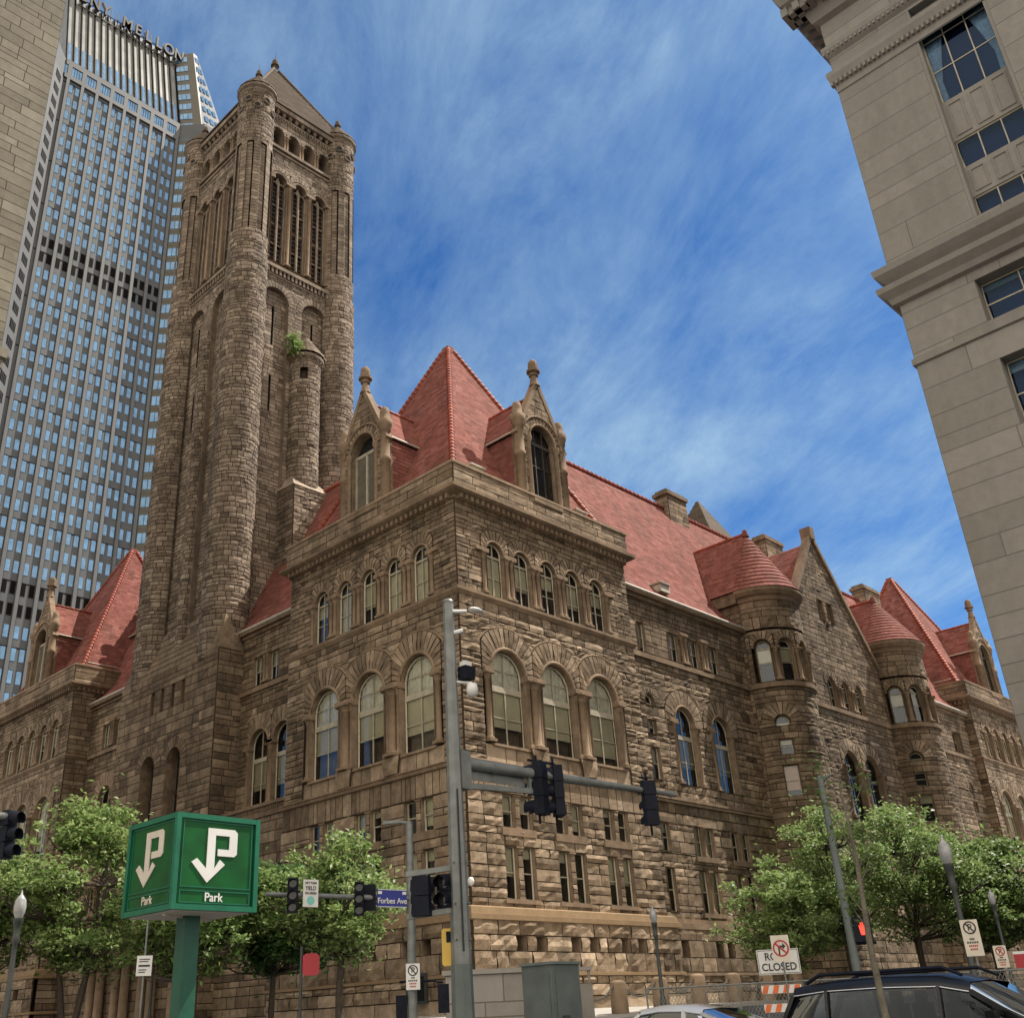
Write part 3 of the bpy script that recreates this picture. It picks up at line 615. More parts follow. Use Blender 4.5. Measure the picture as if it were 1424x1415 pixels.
# plain wing walls -----------------------------------------------------------------
def levels(M, sf, u0, u1, holes, rough, zt=25.3):
    wall(M, lambda u, z, d: sf(u, z, d-0.3), u0, u1, 0.2, 4.9, 0.62, 1.4, [h for h in holes if h[3] < 5], 0.04, rough*1.2, 3, 2, (0.25, 0.6))
    wall(M, sf, u0, u1, 4.9, 12.0, 0.5, 1.3, [h for h in holes if 5 < h[3] < 12], 0.04, rough*1.3, 3, 2, (0.2, 0.65))
    wall(M, sf, u0, u1, 12.3, 21.0, 0.42, 1.1, [h for h in holes if 12 < h[3] < 21], 0.03, rough*1.3, 3, 2, (0.2, 0.7))
    wall(M, sf, u0, u1, 21.3, zt, 0.4, 1.0, [h for h in holes if h[3] > 21], 0.03, rough, 2, 1, (0.2, 0.65))
def opening(M, sf, mx, h, rough, rec=0.5, **kw):
    """a window in a wall whose hole list entry is (uc, hw, z0, zs, Ro, clip); arch when Ro > 0"""
    uc, hw, z0, zs, Ro, clip = h; arch = Ro > 0
    reveal(M, sf, uc, hw, z0, zs, arch, -0.1, rec+0.05, 0.5)
    if arch: ring(M, sf, uc, zs, hw+0.05, Ro, clip, 13, 0.06, rough)
    kw.setdefault('name', 'arched_window' if arch else 'sash_window')
    return window(CH, mx, uc, z0, hw*2, zs-z0, arch, rec, **kw)
def wing(mx, u0, u1, up, arches, slits, lows, base, rough=0.05, cl=2.1, roofw=True):
    M = MB(); T = Parts('dress'); H = []
    H += [(u, 0.56, 21.45, 23.45, 0, 99) for u in up]; A = [(a, 1.05, 13.3, 17.3, 2.2, cl) for a in arches]; H += A
    for u in slits: H += [(u, 0.42, 13.3, 15.3, 0, 99), (u, 0.42, 16.1, 17.0, 0, 99), (u, 0.42, 17.9, 18.2, 0.95, 99), (u, 0.42, 9.1, 10.75, 0, 99), (u, 0.42, 5.75, 8.2, 0, 99), (u, 0.4, 21.45, 23.45, 0, 99)]
    for u in lows: H += [(u+s*0.62, 0.43, z0, z1, 0, 99) for s in (-1, 1) for z0, z1 in ((9.0, 10.8), (5.75, 8.2))]
    for u in base: H += [(u, 0.36, 3.3, 4.2, 0, 99)]
    Hw = [(h[0], 1.95, *h[2:]) if h in A else h for h in H]
    levels(M, planar, u0, u1, H, rough)
    for h in H:
        if h[3] < 5: reveal(M, lambda u, z, d: planar(u, z, d-0.3), *h[:4], False, -0.05, 0.7, 0.4); M.box((h[0]-0.4, 0.3, 3.3), (h[0]+0.4, 0.34, 4.2), -0.9); continue
        if h in A: opening(M, planar, mx, h, rough*1.3, 0.28, blind=rnd.choice([0.5, 0.6, 0.8]), curtain=rnd.random() < 0.3, transom=(3.1, 1.5), mull=1, thick=0.28)
        else: opening(M, planar, mx, h, rough, 0.16, blind=rnd.choice([0, 0.3, 0.5, 0.9]) if h[2] < 20 else rnd.choice([0.5, 0.8, 1.0]), transom=((h[3]-h[2])*0.5,), mull=1 if h[1] > 0.5 else 0, thick=0.06)
    for h in A:
        archroll(T('arch_moulding'), planar, h[0], 17.3, 1.12, 0.09, -0.06)
        for s in (-1, 1): column(CH, mx, h[0]+s*1.25, 0.02, 13.3, 17.2, 0.15); T('impost').box((h[0]+s*1.35-0.4, -0.2, 17.18), (h[0]+s*1.35+0.4, 0.2, 17.4), 0.5)
    for a, b in zip(up, up[1:]):
        for q in (-0.18, 0.18): column(CH, mx, (a+b)/2+q, -0.06, 21.45, 23.5, 0.12)
        T('impost').box(((a+b)/2-0.45, -0.25, 23.45), ((a+b)/2+0.45, 0.1, 23.65), 0.5)
    for u in lows:
        for z0, z1 in ((9.0, 10.8), (5.75, 8.2)): column(CH, mx, u, 0.02, z0, z1, 0.12)
        T('sill').box((u-1.2, -0.18, 8.7), (u+1.2, 0.1, 9.0), 0.4); T('sill').box((u-1.2, -0.18, 5.5), (u+1.2, 0.1, 5.75), 0.4)
    for z0, z1, d in ((12.0, 12.14, -0.22), (12.18, 12.34, -0.26), (21.0, 21.32, -0.2), (4.8, 5.1, -0.4), (5.12, 5.36, -0.2), (2.36, 2.52, -0.42)): band(T('string_course'), u0, u1, z0, z1, d)
    M.build('wall', 'stone', CH, mx); T.build(CH, mx)
    E = MB(); band(E, u0, u1, 25.1, 25.3, -0.2); band(E, u0, u1, 25.32, 25.62, -0.45, 0.3, 1.2, (0.3, 0.5)); E.build('cornice', 'dress', CH, mx)
    for i in range(int((u1-u0)/0.5)): pass
    I = MB(); I.box((u0-0.3, 0.7, 0), (u1+0.3, 4, 25.4), 0.3); I.build('inner_wall', 'stone', CH, mx)
    Gt = Parts('lead'); Gt('gutter').tube([(u0, -0.42, 25.62), (u1, -0.42, 25.62)], 0.12, 8); Gt('snow_rail').tube([(u0+0.3, 0.55, 26.5), (u1-0.3, 0.55, 26.5)], 0.04, 6); Gt.build(CH, mx)

def slope_roof(mx, u0, u1, d0, zr, dr, name='roof', ridge=True):
    """flared eave, steep tiled slope to a ridge at depth dr"""
    Rf = MB(); tiles(Rf, (u0, d0, 25.65), (u1, d0, 25.65), (u1, d0+1.5, 27.4), (u0, d0+1.5, 27.4)); tiles(Rf, (u0, d0+1.5, 27.4), (u1, d0+1.5, 27.4), (u1, dr, zr), (u0, dr, zr))
    Rf.add([(u0, 2*dr-d0, 25.65), (u1, 2*dr-d0, 25.65), (u1, dr, zr), (u0, dr, zr)], [(0, 1, 2, 3)], 0.4)
    Rf.add([(u0, d0, 25.6), (u0, 2*dr-d0, 25.6), (u0, dr, zr-0.05)], [(0, 1, 2)], 0.4); Rf.add([(u1, d0, 25.6), (u1, 2*dr-d0, 25.6), (u1, dr, zr-0.05)], [(0, 1, 2)], 0.4)
    o = Rf.build(name, 'tile', CH, mx)
    if ridge:
        G = MB(); ridge_tiles(G, (u0, dr, zr), (u1, dr, zr), 0.22, 0.55); G.build('ridge_tiles', 'ridge', o, None)
    return o
# south front: y = 0.8, x 15.2..69.9
fS = frame(0, 0.8, 0)
wing(fS, PW, 30.0, [20.9, 23.3, 25.7], [21.0, 25.25], [17.35], [21.4, 25.5], [17.5, 21.0, 22.2, 25.2, 26.4], 0.065)
wing(fS, 55.8, WW-PW, [58.5, 66.5], [60.5], [67.3], [60.5], [60.0, 61.2], 0.055)
mr = slope_roof(fS, PW-3.5, WW-PW+3.5, -0.25, 39.3, 7.0)
# middle section with the gable
fM = frame(0, -0.2, 0); gc, g0, g1 = 42.4, 35.2, 50.4
M = MB(); T = Parts('dress')
A = [(41.6, 1.15, 12.9, 16.9, 2.2, 1.65), (44.95, 1.15, 12.9, 16.9, 2.2, 1.65)]; Us = [(u, 0.62, 21.4, 23.2, 1.25, 1.1) for u in (40.85, 43.1, 45.35)]; Gw = [(41.75, 0.42, 28.8, 30.6, 0, 99), (43.25, 0.42, 28.8, 30.6, 0, 99)]
Lw = [(u+s*0.62, 0.38, z0, z1, 0, 99) for u in (39.5, 43, 46.5) for s in (-1, 1) for z0, z1 in ((9.0, 10.8), (5.75, 8.2))]
levels(M, planar, g0, g1, A+Us+Lw, 0.07, 26.0)
el = lambda z: gc-7.75*(36.2-z)/10.2; er = lambda z: gc+7.75*(36.2-z)/10.2
wall(M, planar, el, er, 26.0, 35.9, 0.4, 1.1, Gw, 0.03, 0.08, 2, 1, (0.2, 0.6))
for h in A: opening(M, planar, fM, h, 0.08, 0.3, blind=0.0, transom=(3.2, 1.5), thick=0.28, fr='darkframe')
for h in Us: opening(M, planar, fM, h, 0.07, 0.22, blind=0.5, transom=(1.7, 0.8), thick=0.1)
for h in Gw+Lw: opening(M, planar, fM, h, 0.05, 0.22, blind=0.3, transom=(0.9,), mull=0, thick=0.06)
for u in (41.975, 44.225):
    for q in (-0.2, 0.2): column(CH, fM, u+q, -0.04, 21.45, 23.1, 0.13)
for u in (41.6, 44.95):
    for s in (-1, 1): column(CH, fM, u+s*1.35, -0.02, 12.95, 16.8, 0.17)
T('sill').box((42.3, -0.2, 28.55), (42.7, 0.2, 28.8), 0.4)
for z0, z1, d in ((12.0, 12.34, -0.24), (21.0, 21.32, -0.22), (4.8, 5.36, -0.35)): band(T('string_course'), g0, g1, z0, z1, d)
M.build('wall', 'stone', CH, fM); T.build(CH, fM)
K = Parts('dress')
for s in (-1, 1): K('gable_coping').bar((gc+s*8.0, 0.1, 25.75), (gc, 0.1, 36.6), 0.7, 0.35, 0.45)
K('apex_block').box((gc-0.35, -0.35, 36.2), (gc+0.35, 0.6, 37.3), 0.4); K.build(CH, fM)
Rf = MB()
for s in (-1, 1): tiles(Rf, (gc+s*7.75, 0.4, 25.8), (gc+s*7.75, 2.0, 25.8), (gc, 8.0, 36.0), (gc, 0.4, 36.0))
Rf.build('roof', 'tile', CH, fM)
I = MB(); I.box((g0, 0.8, 0), (g1, 4, 25.5), 0.3); I.build('inner_wall', 'stone', CH, fM)
# round stair turrets
def turret(cx, cy, board, za=34.2):
    r = 2.84; fc = frame(cx, cy, 0); sf = cylinder(r); M = MB(); T = Parts('dress'); H = []; rough = 0.075
    a0, a1 = -math.pi/2*r, math.pi/2*r
    ups = [R_(d) for d in (-66, -31, 4, 39)]; lo = R_(-56)
    Hu = [(a*r, 0.80, 21.45, 24.0, 1.25, 0.85) for a in ups]
    Hl = [(lo*r, 0.52, 13.4, 15.5, 0, 99), (lo*r, 0.46, 16.2, 17.3, 0, 99), (lo*r, 0.5, 18.2, 18.45, 1.5, 99), (lo*r, 0.48, 6.0, 9.6, 0, 99)]
    sb = cylinder(r+0.15)
    wall(M, sb, a0*1.05, a1*1.05, 0.3, 12.0, 0.52, 1.2, [(h[0]*1.05, *h[1:]) for h in Hl if h[3] < 12], 0.04, rough, 2, 2, (0.2, 0.6))
    wall(M, sf, a0, a1, 12.3, 21.0, 0.42, 0.95, [h for h in Hl if h[3] > 12], 0.03, rough, 2, 2, (0.2, 0.65))
    wall(M, sf, a0, a1, 21.3, 25.3, 0.42, 0.8, Hu, 0.03, rough, 2, 2, (0.2, 0.6))
    wall(M, sf, a0, a1, 25.4, 26.3, 0.9, 0.8, (), 0.05, 0.10, 4, 4, (0.25, 0.6)); wall(M, sf, a0, a1, 26.3, 27.6, 0.45, 1.0, (), 0.03, rough*0.6, 2, 2, (0.2, 0.5))
    for s in (-1, 1):    # straight flanks running back into the roof
        fr = frame(cx+s*r, cy, 90*s) if s > 0 else frame(cx-r, cy, -90)
        Q = MB(); wall(Q, planar, 0 if s > 0 else -5.5, 5.5 if s > 0 else 0, 0.3, 27.6, 0.42, 1.1, (), 0.03, rough, 2, 1, (0.2, 0.6))
        band(Q, 0 if s > 0 else -5.5, 5.5 if s > 0 else 0, 27.6, 28.5, -0.35, 0.3, 1.5, (0.3, 0.45)); Q.build('wall', 'stone', CH, fr)
    for a in ups:
        fw = fc @ Matrix.Rotation(a, 4, 'Z') @ Matrix.Translation((0, -r, 0)); sw = planar
        Q = MB(); ring(M, sf, a*r, 24.0, 0.6, 1.25, 0.84, 11, 0.05, rough*0.7); reveal(M, sf, a*r, 0.55, 21.45, 24.0, True, -0.08, 0.5)
        window(CH, fw, 0, 21.45, 1.1, 2.55, True, 0.4, 'arched_window', 'wood', rnd.choice([0.4, 0.5]), False, (2.5, 1.4), 0, 0.1)
    for a in [R_(d) for d in (-48.5, -13.5, 21.5)]:
        fw = fc @ Matrix.Rotation(a, 4, 'Z') @ Matrix.Translation((0, -r, 0))
        M.add([tuple(v) for v in sf(np.array([a*r-0.36, a*r+0.36, a*r+0.36, a*r-0.36]), np.array([21.4, 21.4, 24.2, 24.2]), np.full(4, 0.12))], [(0, 1, 2, 3)], 0.5)
        column(CH, fw, 0, -0.02, 21.45, 23.9, 0.16)
    for h in Hl:
        a = h[0]/r; fw = fc @ Matrix.Rotation(a, 4, 'Z') @ Matrix.Translation((0, -r, 0)); arch = h[4] > 0
        reveal(M, sf, h[0], h[1], h[2], h[3], arch, -0.1, 0.45)
        if arch: ring(M, sf, h[0], h[3], h[1]+0.04, 1.5, 99, 11, 0.06, rough)
        bd = board and h[2] == 13.4
        window(CH, fw, 0, h[2], h[1]*2, h[3]-h[2], arch, 0.3, 'arched_window' if arch else 'sash_window', 'wood', 0.78 if bd else (0.9 if h[2] > 18 and board else rnd.choice([0, 0.3])), False, ((h[3]-h[2])*0.5,) if h[2] < 18 else (), 0, 0.05, 'plywood' if bd else None)
    M.build('turret_wall', 'stone', CH, fc)
    for z0, z1, e in ((12.0, 12.34, 0.25), (21.0, 21.34, 0.22)): rband(T('string_course'), r+e, z0, z1, math.pi, 2*math.pi, n=28, tone=0.45)
    T('cornice').lathe([(r, 27.5), (r+0.15, 27.6), (r+0.15, 27.9), (r+0.35, 28.0), (r+0.5, 28.25), (r+0.5, 28.5), (r, 28.6)], (0, 0, 0), 28, 0.35, 0, False, math.pi, 2*math.pi)
    T.build(CH, fc)
    Rf = MB(); n = 15; m = 30; re = r+0.5
    for i in range(n):
        p, q = i/n, (i+1)/n; ra, rb = re*(1-p), re*(1-q); z0, z1 = 28.5+(za-28.5)*p, 28.5+(za-28.5)*q
        for j in range(m):
            t0, t1 = math.pi+math.pi*j/m, math.pi+math.pi*(j+1)/m
            def pt(rr, t, z): return (rr*math.cos(t), rr*math.sin(t), z)
            Rf.add([pt(ra, t0, z0), pt(ra, t1, z0), pt(ra+0.04, t1, z0+0.04), pt(ra+0.04, t0, z0+0.04), pt(rb, t1, z1+0.01), pt(rb, t0, z1+0.01)], [(0, 1, 2, 3), (3, 2, 4, 5)], [0.1, rnd.uniform(0.3, 0.75)])
    for s in (-1, 1): tiles(Rf, (s*re, 0, 28.5), (s*re, 3.0, 28.5), (0, 6.0, za), (0, 0, za))
    Rf.lathe([(0.3, -0.35), (0.2, 0), (0.2, 0.2), (0, 0.3)], (0, 0, za+0.1), 8, 0.3)
    ro = Rf.build('turret_roof', 'tile', CH, fc)
    G = MB(); ridge_tiles(G, (0, 0.2, za), (0, 5.8, za), 0.15, 0.5); G.build('ridge_tiles', 'ridge', ro)
turret(32.8, 0.5, True); turret(53.0, 0.0, False, 33.3)
# chimneys and the courtyard turret behind the ridge
for x, y, w, d, zt in ((34.3, 7.8, 2.8, 1.3, 40.9), (49.9, 7.6, 3.2, 1.4, 41.0), (69.9, 7.6, 3.6, 1.4, 40.9)):
    M = MB(); fr = frame(x-w/2, y-d/2, 0)
    for f2, ln in ((fr, w), (frame(x-w/2, y-d/2, -90), d)):
        a, b = (0, ln) if f2 is fr else (-ln, 0); wall(M, (lambda u, z, d_: planar(u, z, d_)) if f2 is fr else (lambda u, z, d_: np.stack([d_, -u, z], -1)), a, b, 36.0, zt-0.4, 0.36, 0.9, (), 0.02, 0.03, 1, 1)
    M.box((0.03, 0.03, 36), (w, d, zt-0.4), 0.4); M.box((-0.15, -0.15, zt-0.42), (w+0.15, d+0.15, zt-0.1), 0.45); M.box((0.05, 0.05, zt-0.1), (w-0.05, d-0.05, zt+0.15), 0.4)
    M.build('chimney', 'stone', CH, fr)
M = MB(); sx_, sy_, n = 46.5, 12.4, 11; M.box((sx_-1.7, sy_-1.7, 20), (sx_+1.7, sy_+1.7, 41.4), 0.3)
for i in range(n):
    q = 2.2*(1-i/n)+0.1; M.box((sx_-q, sy_-q, 41.4+i*0.42), (sx_+q, sy_+q, 41.82+i*0.42), rnd.uniform(0.2, 0.6), 0, 0.14)
M.build('courtyard_turret', 'slab', CH)
# west front wings: x = 1.9
fW = frame(1.9, 0, -90)
wing(fW, -23.4, -PW, [-21.4, -19.55], [-20.95, -18.3], [], [-21.5, -18.5], [], 0.05, 1.31)
wing(fW, -(LL-PW), -36.7, [-42.9, -40.8], [-42.0], [], [-42.0], [], 0.05)
slope_roof(fW, -(LL-PW)-3, -PW+3, -0.25, 39.3, 7.0)
M = MB(); band(M, -23.4, -PW, 12.35, 12.7, -1.0, 0.2, 1.4); band(M, -23.4, -PW, 12.95, 13.15, -1.15, 0.2, 1.4)
for i in range(40): u = -23.3+i*0.2; M.box((u, -1.05, 12.7), (u+0.1, 0, 12.95), 0.5)
M.build('balcony_cornice', 'dress', CH, fW)
M = MB(); wall(M, lambda u, z, d: planar(u, z, d-0.85), -23.4, -PW, 0.3, 12.35, 0.5, 1.3, (), 0.03, 0.05, 2, 2); M.build('wall', 'stone', CH, fW)
# closing walls at the back
M = MB(); M.box((70.0, 15, 0), (84.5, 60, 25.5), 0.4); M.box((15, 46, 0), (84.5, 60.5, 25.5), 0.4); M.build('rear_wall', 'stone', CH)
M = MB(); M.add([(70, 15, 25.6), (84.6, 15, 25.6), (84.6, 60, 25.6), (70, 60, 25.6), (77.3, 22, 38), (77.3, 53, 38)], [(0, 1, 4), (1, 2, 5, 4), (2, 3, 5), (3, 0, 4, 5)], 0.5)
M.add([(15, 46, 25.6), (84.6, 46, 25.6), (84.6, 60.6, 25.6), (15, 60.6, 25.6), (15, 53.3, 38), (77, 53.3, 38)], [(0, 1, 5, 4), (1, 2, 5), (2, 3, 4, 5), (3, 0, 4)], 0.5); M.build('roof', 'tile', CH)

# ------------------------------------------------------------------ bell tower
TX, TY, TH, TR, TP = 6.3, 30.4, 4.75, 1.6, 5.35
def tower_face(mx, c, west):
    """mx frame puts depth 0 on the wall plane, u along it, c = centre"""
    M = MB(); T = Parts('tower'); rg = 0.07; lo = c-TH-0.2; hi = c+TH+0.2
    bays = [(c-2.05, 1.3, 28.0, 56.9, 1.3, 99), (c+2.05, 1.3, 28.0, 56.9, 1.3, 99)]
    rings = [(b[0], 1.3, 28.0, 56.9, 2.0, 2.04) for b in bays]
    wall(M, planar, lo, hi, 24.0, 59.5, 0.35, 0.75, rings, 0.03, rg, 2, 1, (0.2, 0.75))
    sfr = lambda u, z, d: planar(u, z, d+0.4)
    for b in bays:
        e0, e1 = b[0]-1.35, b[0]+1.35
        wall(M, sfr, e0, e1, 24.0, 58.4, 0.35, 0.75, [(b[0], 0.09, 46, 49.5, 0, 99), (b[0], 0.09, 52.5, 56.5, 0, 99)], 0.03, rg, 2, 1, (0.2, 0.75))
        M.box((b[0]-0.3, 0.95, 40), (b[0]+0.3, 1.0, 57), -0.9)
        reveal(M, planar, b[0], 1.3, 26.0, 56.9, True, -0.05, 0.8, 0.45); ring(M, planar, b[0], 56.9, 1.32, 2.0, 2.04, 15, 0.05, 0.06)
    if west:                    # half-round buttress between the bays
        cyl = cylinder(0.7); cs = lambda u, z, d: cyl(u, z, d)+np.array([c, 0.25, 0.0])
        wall(M, cs, -R_(100)*0.7, R_(100)*0.7, 26.0, 54.8, 0.35, 0.6, (), 0.03, 0.07, 2, 1, (0.2, 0.75)); M.lathe([(0.74, 54.7), (0.7, 55.3), (0.1, 58.3), (0, 58.4)], (c, 0.25, 0), 12, 0.45, 0, False)
        for b in bays:
            for s_ in (-1, 1): wall(M, (lambda u, z, d, q=b[0]+s_*1.31, w_=s_: np.stack([q+w_*d, u, z], -1)), 0.0, 0.45, 26.0, 56.9, 0.42, 0.8, (), 0.0, 0.05, 2, 1, (0.2, 0.7))
    # belt, belfry
    for z0, z1, d in ((59.4, 59.6, -0.12), (60.15, 60.5, -0.32)): band(T('string_course'), lo, hi, z0, z1, d, 0.3, 1.2)
    for i in range(22): u = lo+0.5+i*0.42; M.box((u, -0.25, 59.6), (u+0.2, 0.1, 60.15), 0.35)
    M.box((lo, 0.02, 59.4), (hi, 0.4, 60.6), 0.3)
    op = [c-2.25, c, c+2.25]; ho = [(u, 1.05, 60.5, 70.4, 1.75, 1.127) for u in op]
    wall(M, planar, lo, hi, 60.5, 73.6, 0.35, 0.75, [(u, 1.12, 60.5, 70.4, 1.75, 1.127) for u in op], 0.03, rg, 2, 1, (0.2, 0.7))
    for u in op:
        ring(M, planar, u, 70.4, 0.78, 1.75, 1.125, 13, 0.05, 0.05); archroll(T('arch_moulding'), planar, u, 70.4, 0.80, 0.11, -0.08); archroll(T('arch_moulding'), planar, u, 70.4, 1.1, 0.06, -0.06)
        reveal(M, planar, u, 0.76, 61.0, 70.4, True, -0.1, 0.9)
    M.box((lo, 0.15, 60.5), (hi, 0.7, 61.1), 0.45)
    w_ = M.build('tower_wall', 'tower', CH, mx)
    for u in op:
        Wn = MB(); Wn.add([(u-0.76, 0.6, 61), (u+0.76, 0.6, 61)]+[(a, 0.6, z) for a, z in arc(u, 70.4, 0.76)[::-1]], [tuple(range(15))], 0.5, False, 1)
        Wn.tube([(u, 0.2, 61), (u, 0.2, 70.2)], 0.12, 8, 0.5, 0)
        for s in (-1, 1): Wn.tube([(u+s*0.72, 0.2, 61), (u+s*0.72, 0.2, 70.0)], 0.07, 6, 0.5, 0)
        for z in (63.2, 65.4, 67.6): Wn.box((u-0.76, 0.35, z), (u+0.76, 0.45, z+0.14), 0.5, 0)
        for s in (-1, 1): Wn.tube([(p, 0.25, z) for p, z in arc(u+s*0.38, 69.9, 0.36, 8)], 0.08, 5, 0.5, 0, False)
        Wn.add([(u-0.3, 0.3, 70.35), (u+0.3, 0.3, 70.35), (u, 0.3, 71.1)], [(0, 1, 2)], 0.5, False, 0)
        for z in range(18): Wn.box((u-0.7, 0.48, 61.3+z*0.5), (u+0.7, 0.56, 61.35+z*0.5), 0.4, 0)
        Wn.build('belfry_opening', ['tower', 'dark'], w_)
    for k in range(4):
        p = c-3.375+k*2.25
        for q, r, d in ((-0.22, 0.09, 0.08), (0, 0.15, -0.02), (0.22, 0.09, 0.08)):
            if (k == 0 and q < 0) or (k == 3 and q > 0): continue
            column(CH, mx, p+q, d, 61.1, 70.3, r, 'belfry_colonette')
        T('impost').box((p-0.5, -0.3, 70.25), (p+0.5, 0.3, 70.55), 0.5)
    M2 = MB()
    band(T('string_course'), lo, hi, 73.6, 73.85, -0.15); band(T('gallery_sill'), lo, hi, 74.0, 74.3, -0.3, 0.3, 1.2, (0.3, 0.5))
    ga = [c-2.65, c-0.88, c+0.88, c+2.65]; hg = [(u, 0.86, 74.3, 76.2, 0.95, 0.88) for u in ga]
    wall(M2, planar, lo, hi, 74.3, 78.1, 0.4, 0.9, hg, 0.03, 0.05, 2, 1, (0.25, 0.7)); M2.box((lo, 0.05, 73.4), (hi, 0.3, 74.3), 0.3)
    for u in ga:
        ring(M2, planar, u, 76.2, 0.58, 0.95, 0.875, 11, 0.04, 0.04); reveal(M2, planar, u, 0.56, 74.3, 76.2, True, -0.05, 1.0)
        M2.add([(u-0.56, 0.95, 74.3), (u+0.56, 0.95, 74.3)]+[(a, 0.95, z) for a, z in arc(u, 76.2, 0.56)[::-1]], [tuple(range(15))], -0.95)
    for k in range(5):
        p = c-3.53+k*1.77
        for q in (-0.15, 0.15): column(CH, mx, p+q, 0.0, 74.3, 76.1, 0.11, 'gallery_colonette')
        M2.box((p-0.3, 0.2, 74.3), (p+0.3, 0.6, 76.2), 0.5)
    band(M2, lo, hi, 78.1, 78.3, -0.12); band(T('cornice'), lo, hi, 78.75, 79.3, -0.45, 0.4, 1.0)
    for i in range(13): u = lo+0.6+i*0.72; M2.lathe([(0.05, 78.25), (0.22, 78.5), (0.22, 78.76)], (u, -0.12, 0), 6, 0.35)
    for i in range(30): u = lo+0.3+i*0.32; M2.box((u, -0.15, 77.75), (u+0.14, 0.1, 78.1), 0.4)
    M2.build('tower_gallery', 'tower', CH, mx); T.build(CH, mx)
tower_face(frame(0, TY-TP, 0), TX, False)
tower_face(frame(TX-TP, 0, -90), -TY, True)
M = MB(); M.box((TX-TP+1.2, TY-TP+1.2, 10), (TX+TP-0.2, TY+TP-0.2, 60), 0.4); M.box((TX-TP+1.2, TY-TP+1.2, 60), (TX+TP-0.2, TY+TP-0.2, 79.2), 0.4); M.build('tower_inner_wall', 'tower', CH)
def tower_turret(x, y, a0, a1):
    fc = frame(x, y, 0); r = TR; sf = cylinder(r); M = MB(); rg = 0.085
    u0, u1 = a0*r, a1*r
    wall(M, cylinder(r+0.12), u0*1.07, u1*1.07, 24.0, 60.0, 0.36, 0.62, (), 0.03, rg, 2, 2, (0.2, 0.75))
    wall(M, cylinder(r+0.02), u0, u1, 60.0, 62.5, 0.36, 0.62, (), 0.03, rg, 2, 2, (0.2, 0.75))
    n = round((u1-u0)/0.62)             # fluted panels beside the belfry
    for i in range(n):
        a, b = u0+(u1-u0)*i/n, u0+(u1-u0)*(i+1)/n; z = 62.5
        if i % 2: wall(M, cylinder(r-0.12), a, b, 62.5, 72.6, 0.35, 0.6, (), 0.02, 0.03, 1, 1, (0.3, 0.7))
        else: wall(M, cylinder(r+0.03), a, b, 62.5, 72.6, 0.35, 0.6, (), 0.04, 0.04, 1, 1, (0.3, 0.75))
    wall(M, sf, u0, u1, 72.6, 79.2, 0.36, 0.62, (), 0.03, rg, 2, 2, (0.2, 0.7))
    M.lathe([(r, 78.9), (r+0.12, 79.1), (r+0.12, 79.3), (r+0.3, 79.5), (r+0.3, 79.75), (r, 79.9)], (0, 0, 0), 20, 0.4, 0, False)
    for k, (dg, z) in enumerate(((-75, 77.9), (-45, 77.0), (-15, 77.9), (15, 77.0), (45, 77.9), (75, 77.0), (-105, 77.0))):
        a = R_(dg)+(a0+a1)/2; d = Vector((math.sin(a), -math.cos(a), 0)); p = d*(r-0.1); t = Vector((math.cos(a), math.sin(a), 0))
        vs = []; nn = 10
        for i in range(nn):
            w = 2*math.pi*i/nn; q = d*(r+0.13)+t*0.27*math.cos(w)+Vector((0, 0, z+0.27*math.sin(w))); vs.append(tuple(q))
        M.add(vs, [tuple(range(nn))], -0.95, False, 1)
        M.tube([tuple(d*(r+0.12)+t*0.32*math.cos(2*math.pi*i/nn)+Vector((0, 0, z+0.32*math.sin(2*math.pi*i/nn)))) for i in range(nn+1)], 0.08, 5, 0.6, 0, False)
    o = M.build('tower_turret', ['tower', 'dark'], CH, fc)
    K = MB(); n = 7
    for i in range(n): ra = (r+0.18)*(1-i/n)+0.15; K.lathe([(ra, 79.85+i*0.36), (ra-0.06, 80.05+i*0.36), (ra-0.32, 80.22+i*0.36)], (0, 0, 0), 16, rnd.uniform(0.3, 0.7), 0, False)
    K.build('turret_cap', 'slab', o)
    F = MB(); finial(F, 0, 0, 82.4, 0.72); F.tube([(0, 0, 83.3), (0, 0, 84.2)], [0.03, 0.01], 5); F.build('finial', 'slab', o)
tower_turret(TX-TH, TY-TH, R_(-165), R_(75)); tower_turret(TX+TH, TY-TH, R_(-75), R_(165)); tower_turret(TX-TH, TY+TH, R_(-255), R_(-15)); tower_turret(TX+TH, TY+TH, R_(15), R_(255))
# stepped stone pyramid roof
M = MB(); n = 24; b0, z0, z1 = TP+0.45, 79.3, 90.9
for i in range(n):
    p, q = b0*(1-i/n), b0*(1-(i+1)/n); za, zb = z0+(z1-z0)*i/n, z0+(z1-z0)*(i+1)/n; m = max(1, round(p*2/1.3)); e = 0.13
    for sx in range(4):
        A = R_(90*sx); c_, s_ = math.cos(A), math.sin(A)
        for j in range(m):
            u0, u1 = -1+2*j/m, -1+2*(j+1)/m
            vs = [(u0*(p+e), -(p+e), za), (u1*(p+e), -(p+e), za), (u1*(p+e), -(p+e), za+0.2), (u0*(p+e), -(p+e), za+0.2), (u1*(q+e), -(q+e), zb), (u0*(q+e), -(q+e), zb)]
            M.add([(TX+x*c_-y*s_, TY+x*s_+y*c_, z) for x, y, z in vs], [(0, 1, 2, 3), (3, 2, 4, 5)], rnd.uniform(0.25, 0.75))
ro = M.build('tower_roof', 'slab', CH)
M = Parts('slab')
for sx, sy in ((1, 1), (1, -1), (-1, 1), (-1, -1)): M('hip').tube([(TX+sx*b0, TY+sy*b0, z0+0.2), (TX+sx*0.3, TY+sy*0.3, z1)], 0.16, 6, 0.45)
M.build(ro)
